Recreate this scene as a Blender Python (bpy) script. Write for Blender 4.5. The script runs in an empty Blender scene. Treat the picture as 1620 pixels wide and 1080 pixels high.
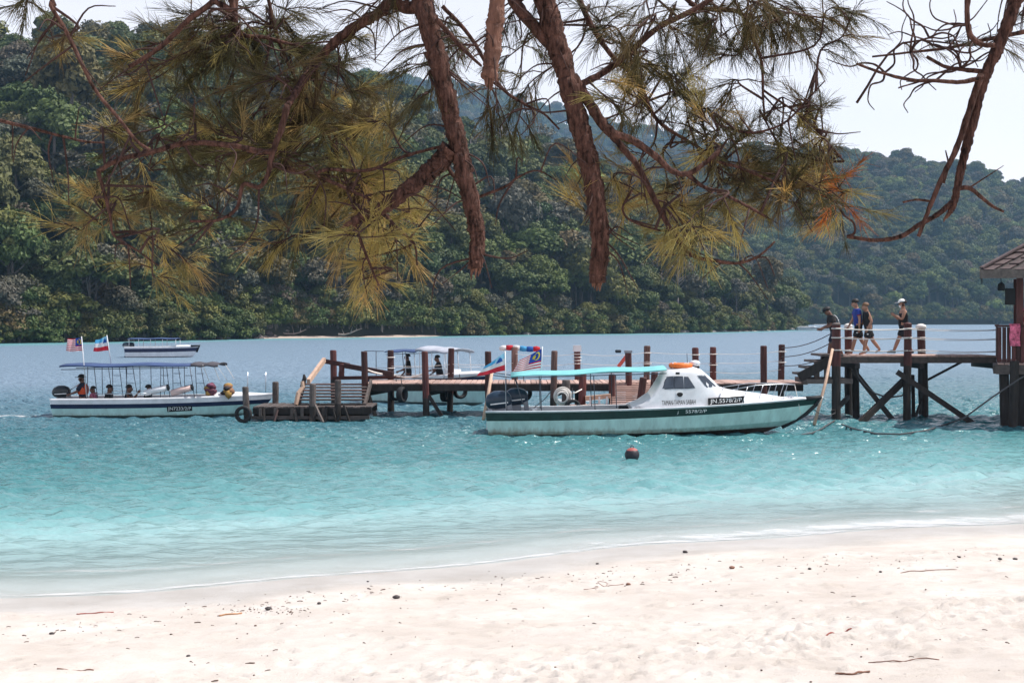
import bpy, bmesh, math, random
import numpy as np
from mathutils import Vector, Matrix, Quaternion
from mathutils.bvhtree import BVHTree

random.seed(7); rng = np.random.default_rng(7)
SC = bpy.context.scene
C = SC.collection
# ------------------------------------------------------------------ camera
F, HZ, H = 2250.0, 503.0, 3.3          # focal length in photo pixels, horizon row, eye height above the water
cam = bpy.data.cameras.new('camera'); cam.sensor_width = 36; cam.lens = 36 * F / 1620
cam.shift_y = -(540 - HZ) / 1620; cam.clip_start = 0.1; cam.clip_end = 6000
camo = bpy.data.objects.new('camera', cam); C.objects.link(camo)
camo.location = (0, 0, H); camo.rotation_euler = (math.radians(90), 0, 0); SC.camera = camo
# ------------------------------------------------------------------ sky
SUN_EL, SUN_AZ = math.radians(60), math.radians(84)      # azimuth from +Y towards +X: behind the boats, to the right
S = Vector((math.cos(SUN_EL) * math.sin(SUN_AZ), math.cos(SUN_EL) * math.cos(SUN_AZ), math.sin(SUN_EL)))
W = bpy.data.worlds.new('World'); SC.world = W; W.use_nodes = True
nt = W.node_tree; nt.nodes.clear()
out = nt.nodes.new('ShaderNodeOutputWorld'); bg = nt.nodes.new('ShaderNodeBackground')
sky = nt.nodes.new('ShaderNodeTexSky'); sky.sky_type = 'NISHITA'; sky.sun_disc = False
sky.sun_elevation = SUN_EL; sky.sun_rotation = SUN_AZ; sky.air_density = 1.0; sky.dust_density = 1.5; sky.ozone_density = 1.0
tc = nt.nodes.new('ShaderNodeTexCoord'); mp = nt.nodes.new('ShaderNodeMapping'); mp.inputs['Scale'].default_value = (1, 1, 2.6)
nz = nt.nodes.new('ShaderNodeTexNoise'); nz.inputs['Scale'].default_value = 2.2; nz.inputs['Detail'].default_value = 5; nz.inputs['Roughness'].default_value = 0.5
rp = nt.nodes.new('ShaderNodeValToRGB'); rp.color_ramp.elements[0].position = 0.3; rp.color_ramp.elements[1].position = 0.72
rp.color_ramp.elements[0].color = (.82, .82, .82, 1); rp.color_ramp.elements[1].color = (1, 1, 1, 1)
sxyz = nt.nodes.new('ShaderNodeSeparateXYZ'); nt.links.new(tc.outputs['Generated'], sxyz.inputs[0])
hzn = nt.nodes.new('ShaderNodeMapRange'); hzn.inputs['From Min'].default_value = .05; hzn.inputs['From Max'].default_value = .75; hzn.inputs['To Min'].default_value = .95; hzn.inputs['To Max'].default_value = .04; nt.links.new(sxyz.outputs['Z'], hzn.inputs['Value'])   # white sea haze, thinning towards the zenith
hmul = nt.nodes.new('ShaderNodeMath'); hmul.operation = 'MULTIPLY'; nt.links.new(rp.outputs['Color'], hmul.inputs[0]); nt.links.new(hzn.outputs['Result'], hmul.inputs[1])
mx = nt.nodes.new('ShaderNodeMix'); mx.data_type = 'RGBA'; mx.inputs["B"].default_value = (11.8, 11.2, 11.7, 1)
nt.links.new(tc.outputs['Generated'], mp.inputs['Vector']); nt.links.new(mp.outputs['Vector'], nz.inputs['Vector'])
nt.links.new(nz.outputs['Fac'], rp.inputs['Fac']); nt.links.new(hmul.outputs[0], mx.inputs['Factor'])
nt.links.new(sky.outputs['Color'], mx.inputs['A']); nt.links.new(mx.outputs['Result'], bg.inputs['Color'])
bg.inputs['Strength'].default_value = 0.1; nt.links.new(bg.outputs['Background'], out.inputs['Surface'])
# ------------------------------------------------------------------ sun
sl = bpy.data.lights.new('sun', 'SUN'); sl.energy = 5.0; sl.angle = math.radians(0.6); sl.color = (1, .955, .89)
so = bpy.data.objects.new('sun', sl); C.objects.link(so); so.rotation_euler = S.to_track_quat('Z', 'Y').to_euler(); so.location = (20, 20, 60)
vs = SC.view_settings; vs.view_transform = 'Standard'; vs.look = 'None'; vs.exposure = 0.25; vs.gamma = 1; vs.use_curve_mapping = False
SC.cycles.use_denoising = True; SC.cycles.adaptive_threshold = .02; SC.cycles.max_bounces = 4; SC.cycles.diffuse_bounces = 2; SC.cycles.glossy_bounces = 2
SC.cycles.transmission_bounces = 4; SC.cycles.transparent_max_bounces = 8; SC.cycles.volume_bounces = 0
SC.cycles.caustics_reflective = False; SC.cycles.caustics_refractive = False; SC.cycles.sample_clamp_indirect = 6

# ------------------------------------------------------------------ helpers
def P(px, py, Y): return Vector(((px - 810) * Y / F, Y, H - (py - HZ) * Y / F))
def X(px, Y): return (px - 810) * Y / F
def Z(py, Y): return H - (py - HZ) * Y / F
def YW(py): return H * F / (py - HZ)              # distance at which the water surface shows at this row

def tag(o, label=None, cat=None, group=None, kind=None):
    if label: o['label'] = label
    if cat: o['category'] = cat
    if group: o['group'] = group
    if kind: o['kind'] = kind
    return o
def empty(name, loc=(0, 0, 0), rz=0, label=None, cat=None, group=None):
    o = bpy.data.objects.new(name, None); C.objects.link(o); o.location = loc; o.rotation_euler = (0, 0, rz); o.empty_display_size = .2
    return tag(o, label, cat, group)
def link(name, me, parent=None, loc=None):
    o = bpy.data.objects.new(name, me); C.objects.link(o)
    if parent is not None: o.parent = parent
    if loc is not None: o.location = loc
    return o

class MB:
    def __init__(s): s.v = []; s.f = []; s.m = []
    def add(s, vs, fs, mi=0):
        b = len(s.v); s.v.extend([tuple(p) for p in vs]); s.f.extend([tuple(b + i for i in f) for f in fs]); s.m.extend([mi] * len(fs)); return s
    def box(s, c, d, rot=None, mi=0, taper=1.0):
        hx, hy, hz = d[0] / 2, d[1] / 2, d[2] / 2
        vs = []
        for z in (-1, 1):
            k = taper if z > 0 else 1
            for x, y in ((-1, -1), (1, -1), (1, 1), (-1, 1)):
                p = Vector((x * hx * k, y * hy * k, z * hz))
                if rot is not None: p = rot @ p
                vs.append(p + Vector(c))
        return s.add(vs, [(3, 2, 1, 0), (4, 5, 6, 7), (0, 1, 5, 4), (1, 2, 6, 5), (2, 3, 7, 6), (3, 0, 4, 7)], mi)
    def beam(s, a, b, w, h, mi=0):                  # a squared timber from a to b
        a, b = Vector(a), Vector(b); d = b - a
        q = d.to_track_quat('X', 'Z').to_matrix()
        return s.box((a + b) / 2, (d.length, w, h), q, mi)
    def tube(s, pts, rad, n=6, mi=0, cap=True, jit=0, close=False):
        pts = [Vector(p) for p in pts]; k = len(pts)
        if not hasattr(rad, '__len__'): rad = [rad] * k
        up = Vector((0, 0, 1)); rings = []; prev = None
        for i, p in enumerate(pts):
            if close: t = pts[(i + 1) % k] - pts[i - 1]
            else: t = pts[min(i + 1, k - 1)] - pts[max(i - 1, 0)]
            if t.length < 1e-9: t = Vector((0, 0, 1))
            t.normalize()
            if prev is None: a = t.cross(up if abs(t.z) < .95 else Vector((1, 0, 0))).normalized()
            else:
                a = prev - t * prev.dot(t)
                a = a.normalized() if a.length > 1e-6 else t.cross(up).normalized()
            prev = a; b = t.cross(a); r = rad[i]
            rings.append([p + (a * math.cos(2 * math.pi * j / n) + b * math.sin(2 * math.pi * j / n)) * r * (1 + (random.uniform(-jit, jit) if jit else 0)) for j in range(n)])
        vs = [p for r in rings for p in r]; fs = []
        for i in range(k if close else k - 1):
            i2 = (i + 1) % k
            for j in range(n): fs.append((i * n + j, i * n + (j + 1) % n, i2 * n + (j + 1) % n, i2 * n + j))
        if cap and not close: fs.append(tuple(reversed(range(n)))); fs.append(tuple((k - 1) * n + j for j in range(n)))
        return s.add(vs, fs, mi)
    def loft(s, rings, mi=0, closed=False, caps=False):
        n = len(rings[0]); vs = [p for r in rings for p in r]; fs = []
        for i in range(len(rings) - 1):
            for j in range(n if closed else n - 1): fs.append((i * n + j, (i + 1) * n + j, (i + 1) * n + (j + 1) % n, i * n + (j + 1) % n))
        if caps: fs.append(tuple(range(n))); fs.append(tuple((len(rings) - 1) * n + j for j in reversed(range(n))))
        return s.add(vs, fs, mi)
    def ball(s, c, r, nu=10, nv=7, mi=0, jit=0):
        if not hasattr(r, '__len__'): r = (r, r, r)
        rings = []
        for i in range(nv + 1):
            a = math.pi * i / nv; rr = max(math.sin(a), .02)
            rings.append([(c[0] + r[0] * rr * math.cos(2 * math.pi * j / nu) * (1 + random.uniform(-jit, jit)), c[1] + r[1] * rr * math.sin(2 * math.pi * j / nu) * (1 + random.uniform(-jit, jit)), c[2] + r[2] * math.cos(a) * (1 + random.uniform(-jit, jit))) for j in range(nu)])
        return s.loft(rings, mi, closed=True, caps=True)
    def torus(s, c, R, r, axis='Y', nu=20, nv=8, mi=0):
        pts = []
        for i in range(nu):
            a = 2 * math.pi * i / nu; u, v = R * math.cos(a), R * math.sin(a)
            pts.append(Vector(c) + (Vector((u, 0, v)) if axis == 'Y' else Vector((u, v, 0)) if axis == 'Z' else Vector((0, u, v))))
        return s.tube(pts, r, nv, mi, close=True)
    def mesh(s, name, mats, smooth=False):
        me = bpy.data.meshes.new(name); me.from_pydata(s.v, [], s.f)
        for m in (mats if isinstance(mats, (list, tuple)) else [mats]): me.materials.append(m)
        if any(s.m): me.polygons.foreach_set('material_index', s.m)
        if smooth: me.polygons.foreach_set('use_smooth', [True] * len(s.f))
        me.update(); return me
    def build(s, name, mats, parent=None, smooth=False, bevel=0, loc=None):
        o = link(name, s.mesh(name, mats, smooth), parent, loc)
        if bevel:
            b = o.modifiers.new('bevel', 'BEVEL'); b.width = bevel; b.segments = 2; b.limit_method = 'ANGLE'
        return o

def npmesh(name, V, Q, mats, smooth=False):
    """mesh from numpy verts (n,3) and faces (m,k)"""
    me = bpy.data.meshes.new(name); k = Q.shape[1]
    me.vertices.add(len(V)); me.vertices.foreach_set('co', np.ascontiguousarray(V, dtype=np.float32).ravel())
    me.loops.add(Q.size); me.loops.foreach_set('vertex_index', np.ascontiguousarray(Q, dtype=np.int32).ravel())
    me.polygons.add(len(Q)); me.polygons.foreach_set('loop_start', np.arange(0, Q.size, k, dtype=np.int32)); me.polygons.foreach_set('loop_total', np.full(len(Q), k, dtype=np.int32))
    if smooth: me.polygons.foreach_set('use_smooth', np.ones(len(Q), dtype=bool))
    for m in (mats if isinstance(mats, (list, tuple)) else [mats]): me.materials.append(m)
    me.update(calc_edges=True); return me
def gridfaces(nx, ny):
    i = np.arange(ny - 1)[:, None] * nx + np.arange(nx - 1)[None, :]
    return np.stack([i, i + 1, i + nx + 1, i + nx], -1).reshape(-1, 4)
def hsh(x, y, s): 
    v = np.sin(x * 127.1 + y * 311.7 + s * 74.7) * 43758.5453
    return v - np.floor(v)
def vnoise(x, y, s=0):
    xi, yi = np.floor(x), np.floor(y); u, v = x - xi, y - yi; u = u * u * (3 - 2 * u); v = v * v * (3 - 2 * v)
    return (hsh(xi, yi, s) * (1 - u) + hsh(xi + 1, yi, s) * u) * (1 - v) + (hsh(xi, yi + 1, s) * (1 - u) + hsh(xi + 1, yi + 1, s) * u) * v
def fbm(x, y, s=0, o=4):
    t = 0; a = .5
    for k in range(o): t = t + a * (vnoise(x, y, s + k) - .5); x = x * 2.03 + 7.1; y = y * 2.03 + 3.3; a *= .5
    return t

# ------------------------------------------------------------------ materials
MT = {}
def pm(name, col, rough=.6, var=.18, scale=3, bump=.0, bscale=25, metal=0, spec=.4, stretch=(1, 1, 1), transl=0, objvar=0, ramp=(.3, .7), stain=None):
    if name in MT: return MT[name]
    m = bpy.data.materials.new(name); m.use_nodes = True; n = m.node_tree.nodes; l = m.node_tree.links; b = n['Principled BSDF']
    t = n.new('ShaderNodeTexCoord'); mpp = n.new('ShaderNodeMapping'); mpp.inputs['Scale'].default_value = stretch; l.new(t.outputs['Object'], mpp.inputs['Vector'])
    z = n.new('ShaderNodeTexNoise'); z.inputs['Scale'].default_value = scale; z.inputs['Detail'].default_value = 6; z.inputs['Roughness'].default_value = .65; l.new(mpp.outputs['Vector'], z.inputs['Vector'])
    r = n.new('ShaderNodeValToRGB'); r.color_ramp.elements[0].position = ramp[0]; r.color_ramp.elements[1].position = ramp[1]
    r.color_ramp.elements[0].color = tuple(max(0, c * (1 - var)) for c in col) + (1,); r.color_ramp.elements[1].color = tuple(min(1, c * (1 + var)) for c in col) + (1,)
    l.new(z.outputs['Fac'], r.inputs['Fac']); cout = r.outputs['Color']
    if objvar:
        oi = n.new('ShaderNodeObjectInfo'); mr = n.new('ShaderNodeMapRange'); mr.inputs['To Min'].default_value = 1 - objvar; mr.inputs['To Max'].default_value = 1 + objvar
        l.new(oi.outputs['Random'], mr.inputs['Value']); mm = n.new('ShaderNodeMix'); mm.data_type = 'RGBA'; mm.blend_type = 'MULTIPLY'; mm.inputs['Factor'].default_value = 1
        l.new(cout, mm.inputs['A']); l.new(mr.outputs['Result'], mm.inputs['B']); cout = mm.outputs['Result']
    if stain:                                            # (z below which it shows, fade, colour, strength): waterline scum and run marks
        sz_ = n.new('ShaderNodeSeparateXYZ'); l.new(t.outputs['Object'], sz_.inputs[0]); m3 = n.new('ShaderNodeMapping'); m3.inputs['Scale'].default_value = (5, 5, .7); l.new(t.outputs['Object'], m3.inputs['Vector'])
        z3 = n.new('ShaderNodeTexNoise'); z3.inputs['Scale'].default_value = 2.2; z3.inputs['Detail'].default_value = 6; l.new(m3.outputs['Vector'], z3.inputs['Vector'])
        a3 = n.new('ShaderNodeMath'); a3.operation = 'MULTIPLY_ADD'; a3.inputs[1].default_value = -stain[1] * 2.4; l.new(z3.outputs['Fac'], a3.inputs[0]); l.new(sz_.outputs['Z'], a3.inputs[2])
        r3 = n.new('ShaderNodeMapRange'); r3.inputs['From Min'].default_value = stain[0] - stain[1] * 1.7; r3.inputs['From Max'].default_value = stain[0] - stain[1] * .4; r3.inputs['To Min'].default_value = stain[3]; r3.inputs['To Max'].default_value = 0; l.new(a3.outputs[0], r3.inputs['Value'])
        x3 = n.new('ShaderNodeMix'); x3.data_type = 'RGBA'; x3.inputs['B'].default_value = stain[2] + (1,); l.new(cout, x3.inputs['A']); l.new(r3.outputs['Result'], x3.inputs['Factor']); cout = x3.outputs['Result']
    l.new(cout, b.inputs['Base Color']); b.inputs['Roughness'].default_value = rough; b.inputs['Metallic'].default_value = metal; b.inputs['Specular IOR Level'].default_value = spec
    if bump:
        z2 = n.new('ShaderNodeTexNoise'); z2.inputs['Scale'].default_value = bscale; z2.inputs['Detail'].default_value = 6; l.new(mpp.outputs['Vector'], z2.inputs['Vector'])
        bp = n.new('ShaderNodeBump'); bp.inputs['Strength'].default_value = bump; bp.inputs['Distance'].default_value = .02; l.new(z2.outputs['Fac'], bp.inputs['Height']); l.new(bp.outputs['Normal'], b.inputs['Normal'])
    if transl:
        tr = n.new('ShaderNodeBsdfTranslucent'); ms = n.new('ShaderNodeMixShader'); ms.inputs['Fac'].default_value = transl
        l.new(cout, tr.inputs['Color']); l.new(b.outputs['BSDF'], ms.inputs[1]); l.new(tr.outputs['BSDF'], ms.inputs[2]); l.new(ms.outputs['Shader'], n['Material Output'].inputs['Surface'])
    MT[name] = m; return m
WOOD_DECK = pm('weathered deck wood', (.42, .28, .235), .75, .25, 2, .25, 30, stretch=(1, 6, 6), objvar=.22)
WOOD_RED = pm('red brown post wood', (.07, .02, .018), .65, .45, 3, .3, 25, stretch=(5, 5, .7), objvar=.45)
WOOD_RED2 = pm('bleached red brown post wood', (.13, .075, .065), .75, .45, 3, .3, 25, stretch=(5, 5, .7), objvar=.4)
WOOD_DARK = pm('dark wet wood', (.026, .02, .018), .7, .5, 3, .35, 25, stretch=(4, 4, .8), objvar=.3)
WOOD_GREY = pm('grey weathered wood', (.10, .08, .073), .75, .4, 3, .35, 25, stretch=(2, 2, 2), objvar=.25)
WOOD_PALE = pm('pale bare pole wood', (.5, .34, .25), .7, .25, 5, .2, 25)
ROPE = pm('white rope', (.72, .68, .64), .8, .15, 40, .3, 120)
ROPE_DARK = pm('dark wet rope', (.08, .075, .08), .8, .3, 30, .3, 120)
RUBBER = pm('black tyre rubber', (.018, .018, .02), .75, .4, 8, .3, 60)
STEEL = pm('stainless tube', (.55, .57, .6), .3, .1, 10, metal=.9)
DARKSTEEL = pm('dark painted tube', (.05, .06, .08), .4, .2, 10)
GEL_WHITE = pm('white gelcoat', (.66, .67, .70), .35, .14, 2.5, .03, 8)
GEL_AQUA = pm('whitish aqua gelcoat with water reflection', (.45, .63, .60), .38, .2, 1.6, .05, 8, stretch=(2.5, 2.5, .8), stain=(.1, .14, (.20, .16, .09), .75))  # whitish aqua paint, with the green reflected off the water put into the colour
GEL_AQUA2 = pm('white gelcoat with aqua water reflection', (.46, .66, .63), .38, .16, 1.6, .05, 8, stretch=(2.5, 2.5, .8), stain=(.06, .1, (.22, .2, .12), .6))  # white hull; aqua reflected up from the sea is put into the colour
GREEN_STRIPE = pm('dark green stripe paint', (.006, .03, .026), .35, .4, 4, .05, 10)
NAVY = pm('navy stripe paint', (.010, .015, .055), .35, .25, 3, .05, 10)
ANTIFOUL = pm('rust brown bottom paint', (.075, .045, .035), .8, .6, 5, .3, 25)
GLASS = pm('dark window glass', (.045, .06, .085), .08, .2, 2, spec=.8)
COWL = pm('navy grey engine cowling', (.022, .04, .065), .3, .2, 5)
GREYP = pm('grey engine plastic', (.25, .27, .3), .4, .2, 5)
BLACKP = pm('black print', (.012, .012, .014), .8, .2, 10)
WHITEP = pm('white print', (.8, .8, .8), .5, .1, 10)
ORANGE = pm('orange lifebuoy foam', (.75, .17, .03), .55, .15, 12)
TEALCLOTH = pm('pale teal canopy cloth', (.22, .58, .60), .8, .12, 2, .2, 5, transl=.2)
BLUECLOTH = pm('blue canopy cloth', (.045, .08, .19), .75, .2, 2, .2, 5, transl=.1)
FLAG_R = pm('flag red', (.62, .03, .05), .8, .1, 6, transl=.35)
FLAG_W = pm('flag white', (.78, .77, .78), .8, .06, 6, transl=.35)
FLAG_B = pm('flag royal blue', (.02, .06, .32), .8, .1, 6, transl=.35)
FLAG_LB = pm('flag light blue', (.09, .42, .72), .8, .1, 6, transl=.35)
FLAG_Y = pm('flag yellow', (.85, .62, .05), .8, .08, 6, transl=.35)
FLAG_MB = pm('flag mountain blue', (.02, .12, .45), .8, .1, 6, transl=.35)
# ------------------------------------------------------------------ beach, seabed, water
SA, SB = Vector((X(0, 16.9), 16.9)), Vector((X(1620, 22.6), 22.6))      # the waterline at the two picture edges
_d = (SB - SA).normalized(); SN = Vector((-_d.y, _d.x))                   # points out to sea
def seaward(x, y):
    s = (x - SA.x) * SN.x + (y - SA.y) * SN.y
    a = (x - SA.x) * _d.x + (y - SA.y) * _d.y
    return s + .35 * np.sin(a * .42 + .6) + .12 * np.sin(a * 1.3) - .012 * (np.clip(a - 4, -40, 40)) ** 2 * .35
def axis(fine0, fine1, step, lo, hi, g=1.25):
    a = list(np.arange(fine0, fine1, step)); s = step
    while a[-1] < hi: s *= g; a.append(a[-1] + s)
    s = step; b = [fine0]
    while b[-1] > lo: s *= g; b.append(b[-1] - s)
    return np.array(b[1:][::-1] + a)
def sand_height(x, y):
    ds = seaward(x, y); d = -ds
    z = np.where(ds > 0, -.075 * ds, .062 * d + .0025 * np.clip(d, 0, 18) ** 2)
    z = np.maximum(z, -2.0); z = np.minimum(z, 2.4)
    dry = np.clip((d - .8) / 2.0, 0, 1)
    z = z + fbm(x * .55, y * .55, 3, 3) * .14 * dry + fbm(x * 2.2, y * 2.2, 11, 3) * .05 * dry + fbm(x * 6, y * 6, 21, 3) * .026 * dry
    return z
xs = axis(-8.5, 9.5, .045, -70, 70); ys = axis(8.2, 23.5, .045, -30, 62)
GX, GY = np.meshgrid(xs, ys); SZ = sand_height(GX, GY)
fx0, fy0 = -8.5, 8.2
ix0 = int(np.searchsorted(xs, fx0)); iy0 = int(np.searchsorted(ys, fy0))
for k in range(1700):                                                       # footprints and scuffs: a dent with a raised rim
    if k < 800:
        t = random.random(); cx = -2.2 + 6.8 * t + random.gauss(0, .9); cy = 9.6 + 3.2 * t + random.gauss(0, .7)
    else: cx = random.uniform(-6, 8.5); cy = random.uniform(8.6, 19)
    if -seaward(cx, cy) < 1.6: continue
    a = random.uniform(0, 6.28); L, Wd = random.uniform(.06, .13), random.uniform(.03, .07); dp = random.uniform(.010, .036)
    i0, i1 = np.searchsorted(xs, [cx - .5, cx + .5]); j0, j1 = np.searchsorted(ys, [cy - .5, cy + .5])
    sx, sy = GX[j0:j1, i0:i1] - cx, GY[j0:j1, i0:i1] - cy
    u = (sx * math.cos(a) + sy * math.sin(a)) / L; v = (-sx * math.sin(a) + sy * math.cos(a)) / Wd
    q = u * u + v * v
    SZ[j0:j1, i0:i1] += -dp * np.exp(-q * 1.3) + dp * .5 * np.exp(-(np.sqrt(q) - 1.5) ** 2 * 5)
def sand_at(x, y):
    i = min(max(int(np.searchsorted(xs, x)), 1), len(xs) - 1); j = min(max(int(np.searchsorted(ys, y)), 1), len(ys) - 1)
    return float(SZ[j, i])

m = bpy.data.materials.new('coral sand'); m.use_nodes = True; n = m.node_tree.nodes; l = m.node_tree.links; b = n['Principled BSDF']
geo = n.new('ShaderNodeNewGeometry')
z1 = n.new('ShaderNodeTexNoise'); z1.inputs['Scale'].default_value = 1.1; z1.inputs['Detail'].default_value = 7; z1.inputs['Roughness'].default_value = .65; l.new(geo.outputs['Position'], z1.inputs['Vector'])
r1 = n.new('ShaderNodeValToRGB'); e = r1.color_ramp.elements; e[0].position = .3; e[0].color = (.47, .415, .37, 1); e[1].position = .68; e[1].color = (.61, .56, .52, 1); l.new(z1.outputs['Fac'], r1.inputs['Fac'])
z2 = n.new('ShaderNodeTexNoise'); z2.inputs['Scale'].default_value = 34; z2.inputs['Detail'].default_value = 5; z2.inputs['Roughness'].default_value = .75; l.new(geo.outputs['Position'], z2.inputs['Vector'])
r2 = n.new('ShaderNodeValToRGB'); e = r2.color_ramp.elements; e[0].position = .27; e[0].color = (.62, .55, .5, 1); e[1].position = .42; e[1].color = (1, 1, 1, 1); l.new(z2.outputs['Fac'], r2.inputs['Fac'])
mm = n.new('ShaderNodeMix'); mm.data_type = 'RGBA'; mm.blend_type = 'MULTIPLY'; mm.inputs['Factor'].default_value = .8; l.new(r1.outputs['Color'], mm.inputs['A']); l.new(r2.outputs['Color'], mm.inputs['B'])
sx = n.new('ShaderNodeSeparateXYZ'); l.new(geo.outputs['Position'], sx.inputs['Vector'])
za = n.new('ShaderNodeTexNoise'); za.inputs['Scale'].default_value = .8; l.new(geo.outputs['Position'], za.inputs['Vector'])
ad = n.new('ShaderNodeMath'); ad.operation = 'MULTIPLY_ADD'; ad.inputs[1].default_value = .10; l.new(za.outputs['Fac'], ad.inputs[0]); l.new(sx.outputs['Z'], ad.inputs[2])
wet = n.new('ShaderNodeMapRange'); wet.inputs['From Min'].default_value = .135; wet.inputs['From Max'].default_value = .175; wet.inputs['To Min'].default_value = 1; wet.inputs['To Max'].default_value = 0; l.new(ad.outputs[0], wet.inputs['Value'])
mw = n.new('ShaderNodeMix'); mw.data_type = 'RGBA'; mw.blend_type = 'MULTIPLY'; mw.inputs['B'].default_value = (.85, .88, .90, 1); l.new(mm.outputs['Result'], mw.inputs['A']); l.new(wet.outputs['Result'], mw.inputs['Factor']); l.new(mw.outputs['Result'], b.inputs['Base Color'])
wr = n.new('ShaderNodeMapRange'); wr.inputs['From Min'].default_value = .10; wr.inputs['From Max'].default_value = .175; wr.inputs['To Min'].default_value = .4; wr.inputs['To Max'].default_value = .95; l.new(ad.outputs[0], wr.inputs['Value']); l.new(wr.outputs['Result'], b.inputs['Roughness'])
b.inputs['Specular IOR Level'].default_value = .3
bp = n.new('ShaderNodeBump'); bp.inputs['Strength'].default_value = .55; bp.inputs['Distance'].default_value = .02; l.new(z2.outputs['Fac'], bp.inputs['Height']); l.new(bp.outputs['Normal'], b.inputs['Normal'])
SAND = m
V = np.stack([GX, GY, SZ], -1).reshape(-1, 3)
tag(link('beach', npmesh('beach', V, gridfaces(len(xs), len(ys)), SAND, True)), 'pale pink white sand beach with footprints in front', 'beach', kind='structure')

# water surface: real ripples near the shore and the jetty, finer ones in the material
wx = axis(-21, 24, .15, -1200, 1400, 1.18); wy = axis(14.5, 58, .115, 12, 2000, 1.035)
WX, WY = np.meshgrid(wx, wy); ds = seaward(WX, WY)
WZ = np.zeros_like(WX)
wr_ = np.random.default_rng(3)
for k in range(46):
    lam = .36 * (3.2 ** wr_.random()); th = math.radians(-78 + wr_.normal(0, 34)); kk = 2 * math.pi / lam
    amp = .0105 * lam ** .9 * wr_.uniform(.5, 1.2)
    ph = (WX * math.cos(th) + WY * math.sin(th)) * kk + wr_.uniform(0, 6.28)
    WZ += amp * (np.sin(ph) + .22 * np.cos(2 * ph))
gust = .75 + 1.3 * np.clip(fbm(WX * .06, WY * .14, 5, 3) + .15, -.4, .5)
fade = np.clip((ds - .6) / 5, .03, 1) * np.clip((140 - WY) / 60, 0, 1) * np.clip((70 - np.abs(WX)) / 30, 0, 1)
WZ = WZ * gust * fade
WZ += .035 * np.exp(-((ds - 1.0 - .35 * fbm(WX * .3, WY * .1, 9, 2)) / .35) ** 2)          # one low swash line
# far shore: the sea shoals again along the wooded hill
SHORE = [(-300, 546), (0, 543), (200, 540), (330, 537.5), (450, 534.5), (560, 533.5), (640, 532.5), (760, 530.5), (900, 528.5), (1000, 527.5), (1100, 526), (1200, 523.5), (1262, 521.5), (1300, 521)]
shx = np.array([X(p, YW(q)) for p, q in SHORE]); shy = np.array([YW(q) for p, q in SHORE])
fy_ = np.interp(WX, shx, shy); farshal = np.clip(1 - (fy_ - WY) / 34, 0, 1) * (WX < shx[-1]) * (WY > 100)
depth = np.maximum(ds, 0)
# foam: churned wake astern of the left boat, the swash edge, a splash behind the jetty
foam = np.zeros_like(WX)
bx, by = X(80, 48), 48.0
wk = np.exp(-((WY - by + .25 - .02 * (bx - WX)) / (.35 + .07 * np.clip(bx - WX, 0, 20))) ** 2) * (WX < bx + .2) * np.clip(1 - (bx - WX) / 16, 0, 1)
foam = np.maximum(foam, wk * .95)
foam = np.maximum(foam, .9 * np.exp(-((WX - X(905, 57)) / 1.3) ** 2 - ((WY - 57) / 1.6) ** 2))
foam = np.maximum(foam, np.exp(-((ds - .45) / .5) ** 2) * np.clip((WX + 5) / 11, .3, .85))
jg = fbm(WX * .9, WY * .5, 31, 3)
foam = np.maximum(foam, .95 * np.exp(-((ds - .16 - .2 * jg) / .11) ** 2)); foam = np.maximum(foam, .7 * np.exp(-((ds - 1.55 - .9 * jg) / .14) ** 2))
V = np.stack([WX, WY, WZ], -1).reshape(-1, 3)
me = npmesh('sea', V, gridfaces(len(wx), len(wy)), [], True)
for nm, arr in (('depth', depth), ('foam', foam), ('shoal', farshal)):
    at = me.attributes.new(nm, 'FLOAT', 'POINT'); at.data.foreach_set('value', np.ascontiguousarray(arr.ravel(), dtype=np.float32))
m = bpy.data.materials.new('clear tropical sea'); m.use_nodes = True; n = m.node_tree.nodes; l = m.node_tree.links; b = n['Principled BSDF']; mo = n['Material Output']
def attr(nm): 
    a = n.new('ShaderNodeAttribute'); a.attribute_name = nm; return a
def math_(op, a, bv=None, c=None):
    k = n.new('ShaderNodeMath'); k.operation = op
    for i, v in enumerate((a, bv, c)):
        if v is None: continue
        if hasattr(v, 'is_linked') or hasattr(v, 'links'): l.new(v, k.inputs[i])
        else: k.inputs[i].default_value = v
    return k.outputs[0]
geo = n.new('ShaderNodeNewGeometry'); dp = attr('depth'); fo = attr('foam'); sh = attr('shoal')
mpw = n.new('ShaderNodeMapping'); mpw.inputs['Scale'].default_value = (.05, .14, 1); l.new(geo.outputs['Position'], mpw.inputs['Vector'])
zb = n.new('ShaderNodeTexNoise'); zb.inputs['Scale'].default_value = 1.0; zb.inputs['Detail'].default_value = 4; l.new(mpw.outputs['Vector'], zb.inputs['Vector'])
dd = math_('ADD', dp.outputs['Fac'], math_('MULTIPLY', math_('SUBTRACT', zb.outputs['Fac'], .5), math_('MULTIPLY', math_('MINIMUM', dp.outputs['Fac'], 20.0), .9)))
mr = n.new('ShaderNodeMapRange'); mr.inputs['From Max'].default_value = 60; l.new(dd, mr.inputs['Value'])
cr = n.new('ShaderNodeValToRGB'); el = cr.color_ramp.elements
stops = [(0.0, (.72, .80, .80)), (.02, (.55, .72, .73)), (.055, (.33, .50, .505)), (.11, (.145, .32, .33)), (.22, (.065, .20, .215)), (.40, (.045, .15, .18)), (.65, (.085, .17, .225)), (1.0, (.17, .245, .325))]  # the last stops are paled: sky reflection on far water put into the colour
el[0].position, el[0].color = stops[0][0], stops[0][1] + (1,); el[1].position, el[1].color = stops[-1][0], stops[-1][1] + (1,)
for p_, c_ in stops[1:-1]: k = el.new(p_); k.color = c_ + (1,)
l.new(mr.outputs['Result'], cr.inputs['Fac'])
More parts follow.
